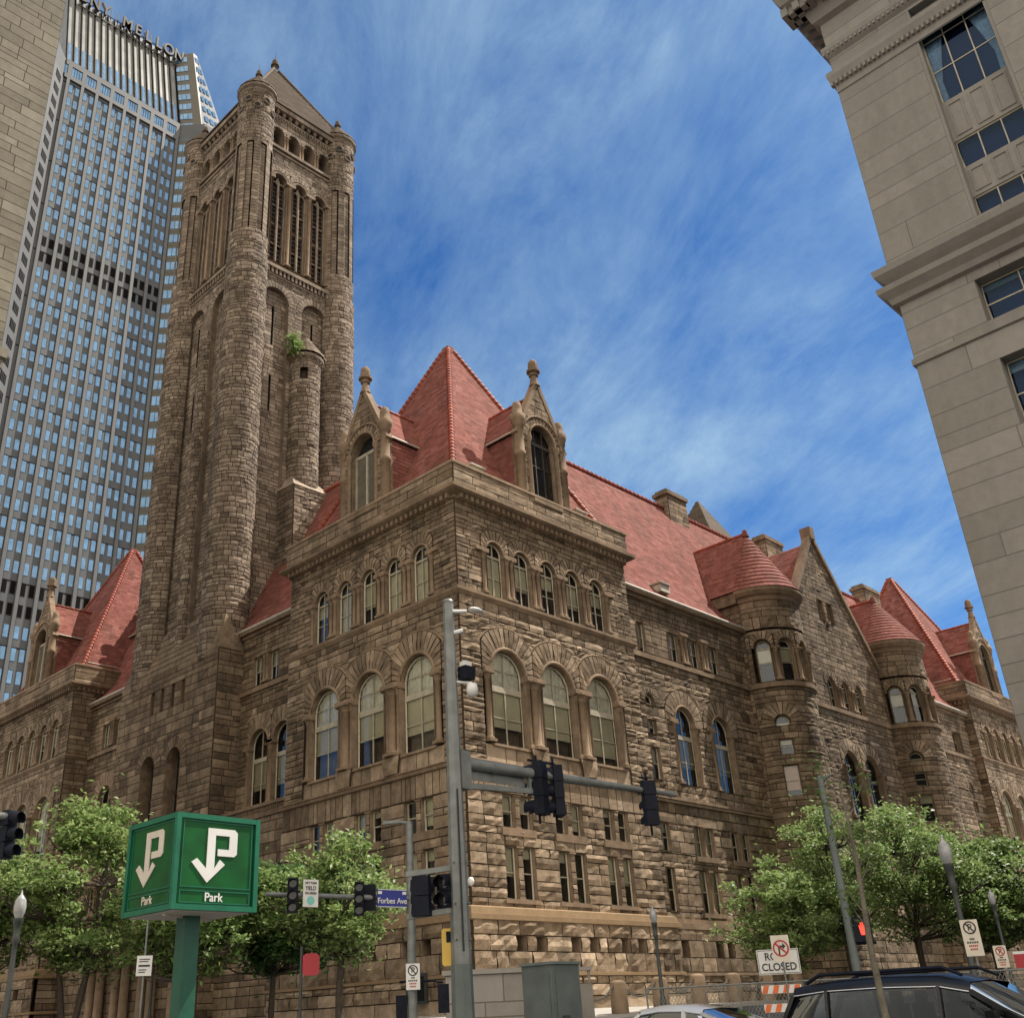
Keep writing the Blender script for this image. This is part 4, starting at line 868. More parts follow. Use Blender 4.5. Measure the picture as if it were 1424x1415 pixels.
F = MB(); finial(F, TX, TY, 91.4, 0.95); F.tube([(TX, TY, 92.6), (TX, TY, 94.0)], [0.04, 0.01], 5); F.build('finial', 'slab', ro)
# battered tower base
M = MB(); T = MB()
bx, b0_, b1_ = -0.1, 23.4, 36.9
fB = frame(bx, 0, -90); c = -30.1
H = [(c-1.75, 0.95, 10.0, 17.4, 1.8, 1.74), (c+1.75, 0.95, 10.0, 17.4, 1.8, 1.74)]+[(c+k, 0.24, 21.4, 23.1, 0, 99) for k in (-1.9, -0.55, 0.95, 2.3)]
wall(M, planar, -b1_, -b0_, 0.3, 24.4, 0.5, 1.4, H, 0.03, 0.045, 2, 2, (0.15, 0.55))
for h in H:
    ar = h[4] > 0; reveal(M, planar, h[0], h[1], h[2], h[3], ar, -0.06, 1.0, 0.3)
    if ar: ring(M, planar, h[0], h[3], h[1]+0.03, 1.8, 1.74, 13, 0.04, 0.04, tone=(0.2, 0.5))
    window(CH, fB, h[0], h[2], h[1]*2, h[3]-h[2], ar, 0.8, 'arched_window' if ar else 'slit_window', 'darkframe', 0, False, (5.5, 3.0) if ar else (0.9,), 1 if ar else 0, 0.3 if ar else 0.06)
M.build('tower_base', 'stone', CH, fB)
M = MB(); wall(M, planar, bx, 2.2, 0.3, 24.4, 0.5, 1.2, (), 0.03, 0.05, 2, 2, (0.1, 0.5)); M.build('tower_base', 'stone', CH, frame(0, b0_, 0))
M = MB(); wall(M, planar, -2.2, -bx, 0.3, 24.4, 0.5, 1.2, (), 0.03, 0.05, 2, 2, (0.1, 0.5)); M.build('tower_base', 'stone', CH, frame(0, b1_, 180))
M = MB(); M.add([(bx, b0_, 24.4), (bx, b1_, 24.4), (TX-TP+0.1, b1_-1.2, 27.6), (TX-TP+0.1, b0_+1.2, 27.6), (2.5, b0_, 24.4), (2.5, b1_, 24.4), (2.5, b0_+1.2, 27.6), (2.5, b1_-1.2, 27.6)], [(0, 1, 2, 3), (0, 3, 6, 4), (1, 5, 7, 2)], 0.35)
for y in (b0_+0.8, b1_-0.8): M.add([(bx-0.02, y-0.95, 24.3), (bx+1.7, y-0.95, 24.3), (bx+1.7, y+0.95, 24.3), (bx-0.02, y+0.95, 24.3), (bx+0.9, y, 27.6)], [(0, 1, 4), (1, 2, 4), (2, 3, 4), (3, 0, 4)], 0.3)
for i in range(6): z = 24.4+i*0.52; t = (z-24.4)/3.2; M.bar((bx+t*1.05-0.015, b0_+t*1.2, z), (bx+t*1.05-0.015, b1_-t*1.2, z), 0.02, 0.03, -0.9)
M.build('tower_weathering', 'stone', CH); M = MB(); M.box((bx+0.9, b0_+0.5, 0), (6, b1_-0.5, 24.3), 0.3); M.build('inner_wall', 'stone', CH)
# stair turret clinging to the south face of the tower
sx, sy, r = 7.25, TY-TP-0.35, 1.3
fc = frame(sx, sy, 0); M = MB(); sf = cylinder(r)
wall(M, sf, R_(-110)*r, R_(110)*r, 39.0, 51.0, 0.36, 0.62, [(R_(-38)*r, 0.3, 49.2, 50.3, 0, 99)], 0.03, 0.085, 2, 2, (0.25, 0.75))
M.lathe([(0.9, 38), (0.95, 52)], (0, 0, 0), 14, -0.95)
M.lathe([(r, 50.9), (r+0.1, 51.0), (r+0.1, 51.2), (r+0.3, 51.4), (r+0.32, 51.7), (r, 51.9)], (0, 0, 0), 20, 0.4, 0, False)
for i in range(18):
    t = 2*math.pi*i/18; M.box((math.cos(t)*(r+0.15)-0.07, math.sin(t)*(r+0.15)-0.07, 51.15), (math.cos(t)*(r+0.15)+0.07, math.sin(t)*(r+0.15)+0.07, 51.4), 0.4)
for i in range(6): ra = (r+0.25)*(1-i/6)+0.16; M.lathe([(ra, 51.85+i*0.38), (ra-0.05, 52.08+i*0.38), (ra-0.32, 52.24+i*0.38)], (0, 0, 0), 18, rnd.uniform(0.3, 0.7), 0, False)
st = M.build('stair_turret', 'tower', CH, fc)
M = MB(); w = 1.75; fr = frame(sx, sy-1.5, 0)
wall(M, planar, -w, w, 30.0, 38.8, 0.42, 0.9, (), 0.04, 0.12, 2, 2, (0.3, 0.8)); wall(M, lambda u, z, d: np.stack([-w+d, -u, z], -1), -2.5, 0, 30.0, 38.8, 0.42, 0.9, (), 0.03, 0.07, 2, 2, (0.2, 0.6)); wall(M, lambda u, z, d: np.stack([w-d, u, z], -1), 0, 2.5, 30.0, 38.8, 0.42, 0.9, (), 0.03, 0.07, 2, 2, (0.2, 0.6))
M.add([(-w-0.08, -0.12, 38.75), (w+0.08, -0.12, 38.75), (w+0.08, 2.2, 38.9), (-w-0.08, 2.2, 38.9), (0.9, 1.8, 40.9), (-0.9, 1.8, 40.9)], [(0, 1, 4, 5), (1, 2, 4), (3, 0, 5), (0, 3, 2, 1)], 0.95)
M.build('corbel_base', 'tower', CH, fr)
# roof vents, security camera
for x, y, z, rz in ((2.7, 0.95, 29.3, 0), (12.2, 0.95, 29.3, 0), (21.3, 1.35, 26.7, 0), (5, LL-PW+0.95, 29.3, 0), (7.5, LL-PW+4.2, 36.0, 0)):
    M = MB(); M.box((-0.55, -0.35, -0.1), (0.55, 0.7, 0.5), 0.5, 0, 0.06); M.box((-0.62, -0.42, 0.5), (0.62, 0.76, 0.6)); M.build('roof_vent', 'lead', CH, frame(x, y, rz, z))
M = MB(); M.bar((0, 0, 0), (-0.3, -0.3, 0.05), 0.06); M.lathe([(0.02, 0.2), (0.12, 0.16), (0.16, 0.0), (0.13, -0.12), (0, -0.2)], (-0.35, -0.35, 0), 10); M.build('security_camera', 'signwhite', CH, frame(-0.4, -0.45, 0, 6.3))

for k, y in enumerate((24.4, 25.6, 28.2, 29.4, 31.6, 32.8, 35.0, 36.2)):
    o = column(CH, fB, -y, -0.35, 0.6, 6.6, 0.3, 'entrance_column')
M = MB(); band(M, -b1_, -b0_, 6.6, 7.3, -0.75, 0.1, 2.0); M.build('entrance_cornice', 'dress', CH, fB)
for y in (27.0, 30.5, 33.9):
    window(CH, fB, -y, 0.7, 1.5, 3.9, True, 0.02, 'entrance_arch', 'darkframe', 0, False, (3.6,), 1, 0.1)

# ------------------------------------------------------------------ ground
GP = [(-9e3, -1.25), (0, -1.25), (12, -1.1), (20, -.93), (26, -.83), (34, -.4), (46, .35), (52, .7), (9e3, .75)]
def G(x, y):
    s = ((x+36.6)+(y+36.84))/2**.5
    for (a, p), (b, q) in zip(GP, GP[1:]):
        if a <= s <= b: return p+(q-p)*(s-a)/(b-a)
def sheet(name, xs, ys, dz, m, skirt=0.0):
    M = MB(); nx, ny = len(xs), len(ys)
    vs = [(x, y, G(x, y)+dz) for y in ys for x in xs]; fs = [(j*nx+i, j*nx+i+1, (j+1)*nx+i+1, (j+1)*nx+i) for j in range(ny-1) for i in range(nx-1)]
    if skirt:
        ed = [j*nx for j in range(ny)]+[(ny-1)*nx+i for i in range(nx)]+[j*nx+nx-1 for j in range(ny-1, -1, -1)]+[i for i in range(nx-1, -1, -1)]
        b = len(vs); vs += [(vs[e][0], vs[e][1], vs[e][2]-skirt) for e in ed]; fs += [(ed[i], ed[i+1], b+i+1, b+i) for i in range(len(ed)-1)]
    M.add(vs, fs); return tag(M.build(name, m), kind='structure')
ax = [-4000, -600, -150, -80]+list(range(-60, 41, 4))+[60, 100, 200, 600, 4000]
sheet('ground', ax, ax, 0.0, 'asphalt')
st_ = lambda a, b, n: [a+(b-a)*i/n for i in range(n+1)]
sheet('pavement', st_(-8.5, 94, 40), st_(-9.0, 68, 30), 0.14, 'pave', 0.2)
sheet('pavement', st_(-60, -20.5, 16), st_(-60, -21.5, 16), 0.14, 'pave', 0.2) if False else None
sheet('kerb_pavement', st_(7.5, 100, 20), st_(-75, -20.0, 20), 0.14, 'pave', 0.2)
sheet('kerb_pavement', st_(-70, -21.0, 20), st_(-9, 70, 20), 0.14, 'pave', 0.2)
for k in range(7):
    x = -19.4+k*1.5; M = MB(); M.add([(x, -12.6, G(x, -12.6)+.006), (x+0.6, -12.6, G(x+.6, -12.6)+.006), (x+0.6, -9.6, G(x+.6, -9.6)+.006), (x, -9.6, G(x, -9.6)+.006)], [(0, 1, 2, 3)]); tag(M.build('road_marking', 'paint'), kind='structure')

# ------------------------------------------------------------------ glass and concrete skyscraper
MT['panel'] = mat('grey metal panel', (0.092, 0.098, 0.103), 0.6, 0,  0.3, noise=0.1, nscale=0.3)
MT['pier'] = mat('pale metal pier', (0.125, 0.126, 0.129), 0.55, 0, 0.3, noise=0.08, nscale=0.5)
MT['mans'] = mat('pale mansard panel', (0.20, 0.20, 0.185), 0.45, 0.1, noise=0.25, nscale=0.25)
MT['bluegl'] = mat('reflective window', (0.13, 0.25, 0.41), 0.06, 0.5, noise=0.25, nscale=0.6)
MT['darkgl'] = mat('dark plant room window', (0.006, 0.006, 0.006), 0.7, 0, 0.05)
SK = thing('skyscraper', 'grey skyscraper with blue windows between pale vertical piers and a sign on its slanted top', 'skyscraper', (40, 170, 0.7))
kx = Matrix.Translation((-40, -170, -0.7))
XL, XR, YF, ZT = 24.4, 54.8, 150.0, 211.0
foot = [(XL, YF), (XL-4.7, YF-4.7), (XL-12, YF-4.7), (XL-12, 205), (XR+13, 205), (XR+13, YF-4.7), (XR+4.7, YF-4.7), (XR, YF)]
M = MB(); M.prism(foot, 0, ZT, 0.5); M.build('tower_body', 'panel', SK, kx)
M = MB(); bay = 3.62
pil = [XR-0.35-k*bay for k in range(9)]
for x in pil: M.box((x-0.36, YF-0.5, 0), (x+0.36, YF+0.2, 205.2)); 
M.box((XL, YF-0.5, 205.2), (XR, YF+0.2, 206.4)); M.box((XL, YF-0.5, 209.4), (XR, YF+0.2, 211.0))
for x in pil: M.box((x-0.5, YF-0.5, 206.4), (x+0.5, YF+0.2, 209.4))
M.build('pier', 'pier', SK, kx)
M = MB()
for k in range(50): M.box((XL, YF-0.06, 204.0-k*4.2*3), (XR, YF, 204.2-k*4.2*3)) if 204-k*12.6 > 1 else None
for x in pil: M.box((x+0.37, YF-0.42, 0), (x+0.45, YF-0.2, 205.2))  # dark strip right of each pier, painted in as its shadow
M.build('joint_and_shadow', 'darkgl', SK, kx)
wins = []; z = 201.6; row = 0
while z > 3:
    dark = row in (11, 12, 30, 31)
    for k in range(9):
        for o in (0.72, 2.42): wins.append((pil[k]-bay+o-0.25, z, dark))
    z -= 4.2; row += 1
wm = {}
for nm, mt_ in (('w', 'bluegl'), ('d', 'darkgl')):
    M = MB(); M.box((0, -0.05, 0), (0.98, 0.05, 2.4)); M.box((-0.09, -0.03, -0.09), (1.07, 0.04, 0.0), 0.5, 1); M.box((-0.09, -0.03, 2.4), (1.07, 0.04, 2.49), 0.5, 1); M.box((-0.09, -0.03, 0), (0, 0.04, 2.4), 0.5, 1); M.box((0.98, -0.03, 0), (1.07, 0.04, 2.4), 0.5, 1)
    wm[nm] = M.mesh('window', [mt_, 'darkframe'])
vis = [w for w in wins if 62 < w[1] and w[0] > XL+0.2]; vis.sort(key=lambda w: w[1]); near = vis[:92]; far = [w for w in wins if w not in near and w[0] > XL]
for x, z, d in near: link(wm['d' if d else 'w'], 'window', SK, kx @ Matrix.Translation((x, YF, z)))
M = MB()
for x, z, d in far:
    M.box((x, YF-0.05, z), (x+0.98, YF+0.03, z+2.4), 0.5, 1 if d else 0); M.box((x-0.09, YF-0.03, z+2.4), (x+1.07, YF+0.03, z+2.5), 0.5, 1); M.box((x+0.98, YF-0.03, z), (x+1.07, YF+0.03, z+2.4), 0.5, 1)
for x in pil: M.box((x-bay+0.6, YF-0.3, 206.5), (x-0.6, YF-0.2, 209.3), 0.5, 0); [M.box((x-bay+0.6+j*0.6, YF-0.36, 206.5), (x-bay+0.68+j*0.6, YF-0.29, 209.3), 0.5, 1) for j in range(1, 4)]
o = M.build('window', ['bluegl', 'darkgl'], SK, kx); tag(o, kind='stuff')
# slanted corner bays rising above the body
MT['bronze'] = mat('shade darkened panel', (0.085, 0.078, 0.06), 0.55, 0.1, noise=0.1, nscale=0.3)  # facet colour darkened because this side lies in shade
fR = frame(XR, YF, -45); LL_ = 6.65
Q = lambda u, d, z: tuple((fR @ Vector((u, d, 0))) + Vector((0, 0, z)))
M = MB(); M.box((0.05, -0.05, 0), (LL_, 0.4, 205), 0.5); M.build('corner_facet', 'bronze', SK, kx @ fR)
def lean(x, y, z): f = (z-205)/38; return (x, y+7.2*f, z)
lo_ = [(XR, YF, 205), (XR+4.7, YF-4.7, 205), (XR+13, YF-4.7, 205), (XR+13, 200, 205), (XR, 200, 205)]
hi_ = [(XR-0.4, YF+7.4, 242.5), (XR+3.6, YF+3.6, 243.5), (XR+5.0, YF+3.9, 243.5), (XR+6.5, 190, 243.5), (XR-0.4, 190, 243)]
M = MB(); M.add(lo_+hi_, [(0, 1, 6, 5)], 0.5, False, 0); M.add(lo_+hi_, [(1, 2, 7, 6), (2, 3, 8, 7), (3, 4, 9, 8), (4, 0, 5, 9), (5, 6, 7, 8, 9)], 0.5, False, 1); M.build('corner_bay', ['bronze', 'panel'], SK, kx)
Wl = MB()
A_, B_, C_, D_ = [Vector(v) for v in (lo_[0], lo_[1], hi_[1], hi_[0])]
for k in range(9):
    t = (k*4.2+0.8)/38.2; t2 = t+2.3/38.2
    pt_ = lambda u, v: (A_.lerp(B_, u)).lerp(D_.lerp(C_, u), v)+Vector((-0.08, -0.08, 0.02))
    for j in range(3): u0, u1 = 0.12+j*0.19, 0.12+j*0.19+0.17; Wl.add([tuple(pt_(u0, t)), tuple(pt_(u1, t)), tuple(pt_(u1, t2)), tuple(pt_(u0, t2))], [(0, 1, 2, 3)])
A_, B_, C_, D_ = [Vector(v) for v in (lo_[1], lo_[2], hi_[2], hi_[1])]
for k in range(9):
    t = (k*4.2+0.8)/38.2; t2 = t+2.3/38.2
    for j in range(3): u0, u1 = 0.2+j*0.25, 0.2+j*0.25+0.18; Wl.add([tuple((A_.lerp(B_, u)).lerp(D_.lerp(C_, u), v)+Vector((0, -0.1, 0.02))) for u, v in ((u0, t), (u1, t), (u1, t2), (u0, t2))], [(0, 1, 2, 3)])
tag(Wl.build('corner_window', 'bluegl', SK, kx), kind='stuff')
M = MB()
for k in range(49):
    z = 201.6-k*4.2; M.box((0.6, -0.1, z), (3.6, 0.05, z+2.3), 0.5, 0)
    for j in range(1, 3): M.box((0.6+j*1.0-0.06, -0.15, z), (0.6+j*1.0+0.06, -0.02, z+2.3), 0.5, 1)
    M.box((0.1, -0.07, z+3.2), (LL_, 0.0, z+3.35), 0.5, 1)
tag(M.build('corner_window', ['bluegl', 'darkframe'], SK, kx @ fR), kind='stuff')
lm = MB()
for k in range(49): z = 201.6-k*4.2; lm.box((-3.9, -0.14, z), (-1.3, 0.0, z+2.3), 0.5, 0); [lm.box((-3.9+j*0.65-0.04, -0.18, z), (-3.9+j*0.65+0.04, -0.05, z+2.3), 0.5, 1) for j in (1, 2, 3)]
fL2 = frame(XL, YF, 45)
M = MB(); M.box((-LL_, -0.1, 0), (0, 0.05, 205)); M.build('corner_panel', 'pier', SK, kx @ fL2); tag(lm.build('corner_window', ['darkgl', 'panel'], SK, kx @ fL2), kind='stuff')
M = MB(); ms = MB(); y1, z1 = YF+7.2, 241.5
M.add([(XL, YF+0.3, ZT), (XR, YF+0.3, ZT), (XR, y1, z1), (XL, y1, z1), (XR, 200, ZT), (XL, 200, ZT), (XR, 190, z1), (XL, 190, z1)], [(0, 1, 2, 3), (1, 4, 6, 2), (4, 5, 7, 6), (5, 0, 3, 7), (3, 2, 6, 7)])
n = 17
for i in range(n+1):
    x = XL+(XR-XL)*i/n; ms.bar((x, YF+0.1, ZT), (x, y1-0.2, z1+0.2), 0.26, 0.45, 0.5, 0)
for i in range(n):
    x = XL+(XR-XL)*(i+0.5)/n; sl_ = (y1-YF-0.3)/(z1-ZT)
    ms.bar((x, YF+0.3+sl_*1.2, ZT+1.2), (x, YF+0.3+sl_*8.2, ZT+8.2), 0.8, 0.12, 0.5, 1)
M.build('mansard', 'mans', SK, kx); ms.build('mansard_rib', ['darkgl', 'bluegl'], SK, kx)
# rooftop letters on their trusses
fs_ = frame(XR+1.9, YF+5.4, 0, 4.4)
ltr = 'BNY MELLON'; xo = -0.8; lab = []
sg = MB(); sg.bar((-30, 0.4, 233.6), (0.2, 0.4, 233.6), 0.25); sg.bar((-30, 0.4, 236.2), (0.2, 0.4, 236.2), 0.2)
for k in range(16): sg.bar((-0.3-k*1.9, 0.6, 231), (-0.3-k*1.9, 0.6, 239), 0.22); sg.bar((-0.3-k*1.9, 0.6, 234), (-0.3-k*1.9, 4.2, 236), 0.2)
so_ = sg.build('sign_frame', 'darkframe', SK, kx @ fs_)
for k, ch in enumerate(reversed(ltr)):
    if ch != ' ':
        text(ch, 5.4, so_, Matrix.Translation((-1.6-k*3.05, 0.0, 236.6)), 'darkframe', 'sign_letter', 0.45, 'CENTER', 0.72)

# ------------------------------------------------------------------ brown granite tower on the left edge
BT = thing('office_tower', 'brown granite office tower cut off by the left edge of the photo', 'office tower', (-30, 12, 0.0))
bx_ = Matrix.Translation((30, -12, 0)); X0, Y0 = -23.15, 6.1
M = MB(); wall(M, planar, -6.5, 0, 0, 62, 0.58, 1.5, [(-4.35, 1.1, 51.5, 54.5, 0, 99)]+[(-4.9, 1.1, 51.5-4.6*k, 54.5-4.6*k, 0, 99) for k in range(1, 11)], 0.008, 0.0, 1, 1, (0.2, 0.85)); M.box((-30, 0.0, 0), (-6.5, 1, 62), 0.5)
M.box((-30, 0.6, 0), (-0.02, 30, 62), 0.4); M.build('wall', 'brown', BT, bx_ @ frame(X0, Y0, 0))
for k in range(0, 11):
    M = MB(); u = -4.35 if k == 0 else -4.9; z = 51.5-4.6*k; M.box((u-1.1, 0.35, z), (u+1.1, 0.45, z+3)); M.box((u-0.05, 0.3, z), (u+0.05, 0.36, z+3), 0.5, 1); M.box((u-1.1, 0.3, z+1.4), (u+1.1, 0.36, z+1.5), 0.5, 1); M.build('window', ['carglass', 'darkframe'], BT, bx_ @ frame(X0, Y0, 0))
M = MB(); wall(M, planar, 0, 30, 0, 62, 0.58, 1.5, (), 0.008, 0.0, 1, 1, (0.2, 0.85)); M.build('wall', 'brown', BT, bx_ @ frame(X0, Y0, 90))
M = MB(); M.box((-8, -0.25, 61.8), (0.3, 30, 62.6), 0.6); M.build('cornice', 'brown', BT, bx_ @ frame(X0, Y0, 0)); M = MB(); M.box((-8, -0.4, 28.7), (0.22, 0.2, 29.2), 0.6); M.box((-8, -0.22, 28.2), (0.12, 0.2, 28.7), 0.5); M.build('cornice', 'brown', BT, bx_ @ frame(X0, Y0, 0))

# ------------------------------------------------------------------ pale granite building on the right
PB = thing('granite_building', 'tall pale granite building with stacked cornices at the right edge', 'office building', (20, -35, 0.3))
pb = Matrix.Translation((-20, 35, -0.3)); fP = pb @ frame(10, 0, -90); A0 = 22.42
bays = [28.75+k*8.3 for k in range(5)]
M = MB(); T = Parts('limestone'); H = []
for b in bays:
    H += [(b, 1.85, 34.75, 49.4, 0, 99), (b-0.95, 1.75, 29.0, 31.4, 0, 99)]+[(b-0.95, 1.75, 23.4-4.6*k, 26.9-4.6*k, 0, 99) for k in range(5)]
wall(M, planar, A0, 64, 0.2, 28.3, 1.35, 3.2, [h for h in H if h[3] < 28], 0.006, 0.0, 1, 1, (0.3, 0.8))
wall(M, planar, A0, 64, 28.75, 32.2, 1.2, 3.2, [h for h in H if 28 < h[3] < 32], 0.006, 0.0, 1, 1, (0.3, 0.8))
wall(M, planar, A0-0.05, 64, 34.4, 49.9, 1.45, 3.6, [h for h in H if h[3] > 40], 0.006, 0.0, 1, 1, (0.4, 0.8))
wall(M, planar, A0-0.05, 64, 49.9, 53.0, 1.5, 3.6, (), 0.006, 0.0, 1, 1, (0.4, 0.8))
for h in H: reveal(M, planar, h[0], h[1], h[2], h[3], False, 0, 0.9 if h[3] < 40 else 0.8, 0.5)
M.box((A0+0.05, 1.2, 0), (64, 40, 57), 0.4)
M.build('wall', 'limestone', PB, fP)
Q = MB(); wall(Q, planar, -50, -10, 0.2, 53, 1.4, 3.4, (), 0.006, 0.0, 1, 1, (0.4, 0.8)); Q.build('wall', 'limestone', PB, pb @ frame(0, -A0, 180))
def corn(M, prof, tone=0.5):
    rect_profile(M, 10, -64, 50, -A0, prof, tone)
corn(T('cornice'), [(0, 28.3), (0.12, 28.35), (0.12, 28.7), (0, 28.75)]); corn(T('cornice'), [(0.0, 31.9), (0.25, 32.0), (0.35, 32.3), (0.68, 32.65), (0.72, 32.95), (0.25, 33.15), (0.2, 33.25), (0.45, 33.5), (0.66, 33.75), (0.72, 34.1), (0.1, 34.45), (0, 34.5)])
corn(T('cornice'), [(0.0, 46.9), (0.08, 46.95), (0.08, 47.4), (0.28, 47.7), (0.36, 48.1), (0.36, 48.4), (0.1, 48.5)]); corn(T('cornice'), [(0.0, 49.6), (0.18, 49.8), (0.30, 50.1), (0.30, 50.4), (0.05, 50.5)])
corn(T('cornice'), [(0.0, 52.4), (0.35, 52.6), (0.5, 53.2), (0.6, 53.6), (1.5, 54.2), (1.75, 54.8), (1.9, 55.6), (2.0, 55.9), (-1, 56.6)])
CT = [m for n_, m in T.L]
for i in range(60):
    y = -A0+1.4-i*0.75; CT[-1].box((8.65, y-0.2, 53.45), (10, y+0.2, 54.1), 0.45)
    x = 9.0+i*0.75; CT[-1].box((x-0.2, -A0, 53.45), (x+0.2, -A0+1.3, 54.1), 0.45)
for i in range(150): y = -A0+0.2-i*0.28; CT[2].box((9.72, y-0.07, 47.45), (10, y+0.07, 47.7), 0.5); CT[3].box((9.72, y-0.07, 49.85), (10, y+0.07, 50.05), 0.5)
T.build(PB, pb)
for b in bays:
    S_ = MB()
    S_.box((b-1.85, 0.0, 34.5), (b-1.7, 0.7, 49.4), 0.5); S_.box((b+1.7, 0.0, 34.5), (b+1.85, 0.7, 49.4), 0.5)
    for z0, z1 in ((36.2, 38.1), (39.9, 42.6)):
        S_.box((b-1.7, 0.45, z0), (b+1.7, 0.8, z1), 0.7)
        for k in (-1, 0, 1):
            for (p, q, r, s) in ((-0.38, 0.38, 0.25, 0.33), (-0.38, 0.38, z1-z0-0.33, z1-z0-0.25), (-0.38, -0.30, 0.33, z1-z0-0.33), (0.30, 0.38, 0.33, z1-z0-0.33)): S_.box((b+k*1.1+p, 0.40, z0+r), (b+k*1.1+q, 0.45, z0+s), 0.6)
    S_.build('spandrel', 'limestone', PB, fP)
    for z0, h, tr in ((34.75, 1.45, ()), (38.1, 1.8, ()), (42.6, 6.8, (2.2, 4.4))): window_h = window(PB, fP, b, z0, 3.4, h, False, 0.55, 'window', 'wood', 0, False, tr, 2, 0.06, None, 'bluedark')
    k = MB()
    for s in (-1, 1):               # tied-back curtains in the tall window
        vs = []; n = 14
        for i in range(n+1):
            f = i/n
            for z, wd in ((42.8, 0.35), (44.2, 0.3), (46.4, 0.75), (49.2, 1.5)):
                vs.append((b+s*(1.65-wd*f), 0.72+0.05*math.sin(i*2.4), z))
        k.add(vs, [(i*4+j, (i+1)*4+j, (i+1)*4+j+1, i*4+j+1) for i in range(n) for j in range(3)], 0.5, True)
    k.build('curtain', 'curtain', PB, fP)
    for z, h in [(29.0, 2.4)]+[(23.4-4.6*k, 3.5) for k in range(5)]: window(PB, fP, b-0.95, z, 3.5, h, False, 0.7, 'window', 'wood', rnd.choice([0.15, 0.2]), False, (h*0.5,), 1, 0.07, None, 'bluedark')

# ------------------------------------------------------------------ trees
def leaves(name, pts, size, mt_, parent, mx=None, seed=1):
    g = np.random.default_rng(seed); P = np.asarray(pts); n = len(P)
    up = g.normal(0, 0.55, (n, 3)); up[:, 2] += 1.0; up /= np.linalg.norm(up, axis=1)[:, None]
    a = np.cross(up, g.normal(0, 1, (n, 3))); a /= np.linalg.norm(a, axis=1)[:, None]; b = np.cross(up, a)
    s = size*g.uniform(0.6, 1.35, (n, 1)); 
    v = np.stack([P-a*s, P+b*s*0.5+up*s*0.12, P+a*s-up*s*0.15, P-b*s*0.5+up*s*0.12], 1).reshape(-1, 3)
    me = bpy.data.meshes.new(name); me.vertices.add(4*n); me.vertices.foreach_set('co', v.ravel()); me.loops.add(4*n); me.loops.foreach_set('vertex_index', np.arange(4*n, dtype=np.int32))
    me.polygons.add(n); me.polygons.foreach_set('loop_start', np.arange(0, 4*n, 4, dtype=np.int32)); me.polygons.foreach_set('loop_total', np.full(n, 4, dtype=np.int32)); me.update(calc_edges=True)
    t = me.attributes.new('tone', 'FLOAT', 'FACE'); t.data.foreach_set('value', g.uniform(0, 1, n).astype(np.float32)); me.materials.append(MT[mt_])
    return link(me, name, parent, mx)
def tree(label, x, y, H, R, seed, leaf='leaf', stems=1, n=15000, size=0.16, low=0.3, cat='tree', bark='bark', group='street trees around the courthouse', nm='street_tree', lumps=130):
    g = random.Random(seed); gn = np.random.default_rng(seed); z0 = G(x, y)+0.1
    root = thing(nm, label, cat, (x, y, z0), 0, group); T = MB(); rT = 0.02*H
    zc, rz = H*(0.5+low*0.42), H*(0.5-low*0.42)
    cen = []
    while len(cen) < lumps:                      # lumps of foliage spread through an uneven crown
        v = gn.normal(0, 1, 3); v /= np.linalg.norm(v); r = gn.uniform(0.25, 1)**0.45
        lob = 0.80+0.34*math.sin(3*math.atan2(v[1], v[0])+seed)+0.20*math.sin(5*v[2]+seed*2)
        c = np.array([v[0]*R*r*lob, v[1]*R*r*lob, zc+v[2]*rz*r*0.95])
        if c[2] > H*low*0.85: cen.append(c)
    cen = np.array(cen)
    forks = []
    for s in range(stems):
        a = 6.28*s/stems+g.random(); ln = 0.22 if stems > 1 else 0.05; hb = H*low*1.15
        p = [Vector((0.12*math.cos(a), 0.12*math.sin(a), 0)) if stems > 1 else Vector((0, 0, 0))]
        for i in range(5): p.append(p[-1]+Vector((math.cos(a)*ln+g.uniform(-.06, .06), math.sin(a)*ln+g.uniform(-.06, .06), 1))*(hb/5))
        r = rT*(0.72 if stems > 1 else 1.0); T.tube(p, [r*1.25, r, r*0.93, r*0.87, r*0.8, r*0.74], 8, 0.5, 0, False)
        top = p[-1]
        q = [top]
        for i in range(4): q.append(q[-1]+Vector((math.cos(a)*0.1+g.uniform(-.2, .2), math.sin(a)*0.1+g.uniform(-.2, .2), 1))*((H*0.88-hb)/4))
        T.tube(q, [r*0.74, r*0.55, r*0.4, r*0.25, 0.012], 7, 0.5, 0, False); forks += p[-2:]+q[:4]
    for c in cen:                                # a limb from the stem to every lump
        c = Vector(c); cand = [f for f in forks if f.z < c.z+0.1] or forks[:1]; f = min(cand, key=lambda k: (k-c).length+abs(k.z-c.z+R*0.35)*0.6)
        m = f.lerp(c, 0.5)+Vector((g.uniform(-.25, .25), g.uniform(-.25, .25), -0.10*(c-f).length)); l = (c-f).length
        T.tube([f, f.lerp(m, 0.55), m, m.lerp(c, 0.6), c], [0.012+0.018*l, 0.010+0.014*l, 0.008+0.010*l, 0.006+0.005*l, 0.005], 5, 0.5, 0, False)
    rad = gn.uniform(0.07, 0.22, lumps)*R; w = rad**2; idx = gn.choice(lumps, n, p=w/w.sum())
    d = gn.normal(0, 1, (n, 3)); d /= np.linalg.norm(d, axis=1)[:, None]; rr = gn.uniform(0.15, 1, n)**0.5
    L_ = cen[idx]+d*(rad[idx]*rr)[:, None]*np.array([1.25, 1.25, 0.6])
    k = gn.random(n) < 0.2; L_[k] += gn.normal(0, 0.10*R, (k.sum(), 3))
    T.build('trunk', bark, root); leaves('crown', L_, size, leaf, root, None, seed)
    return root

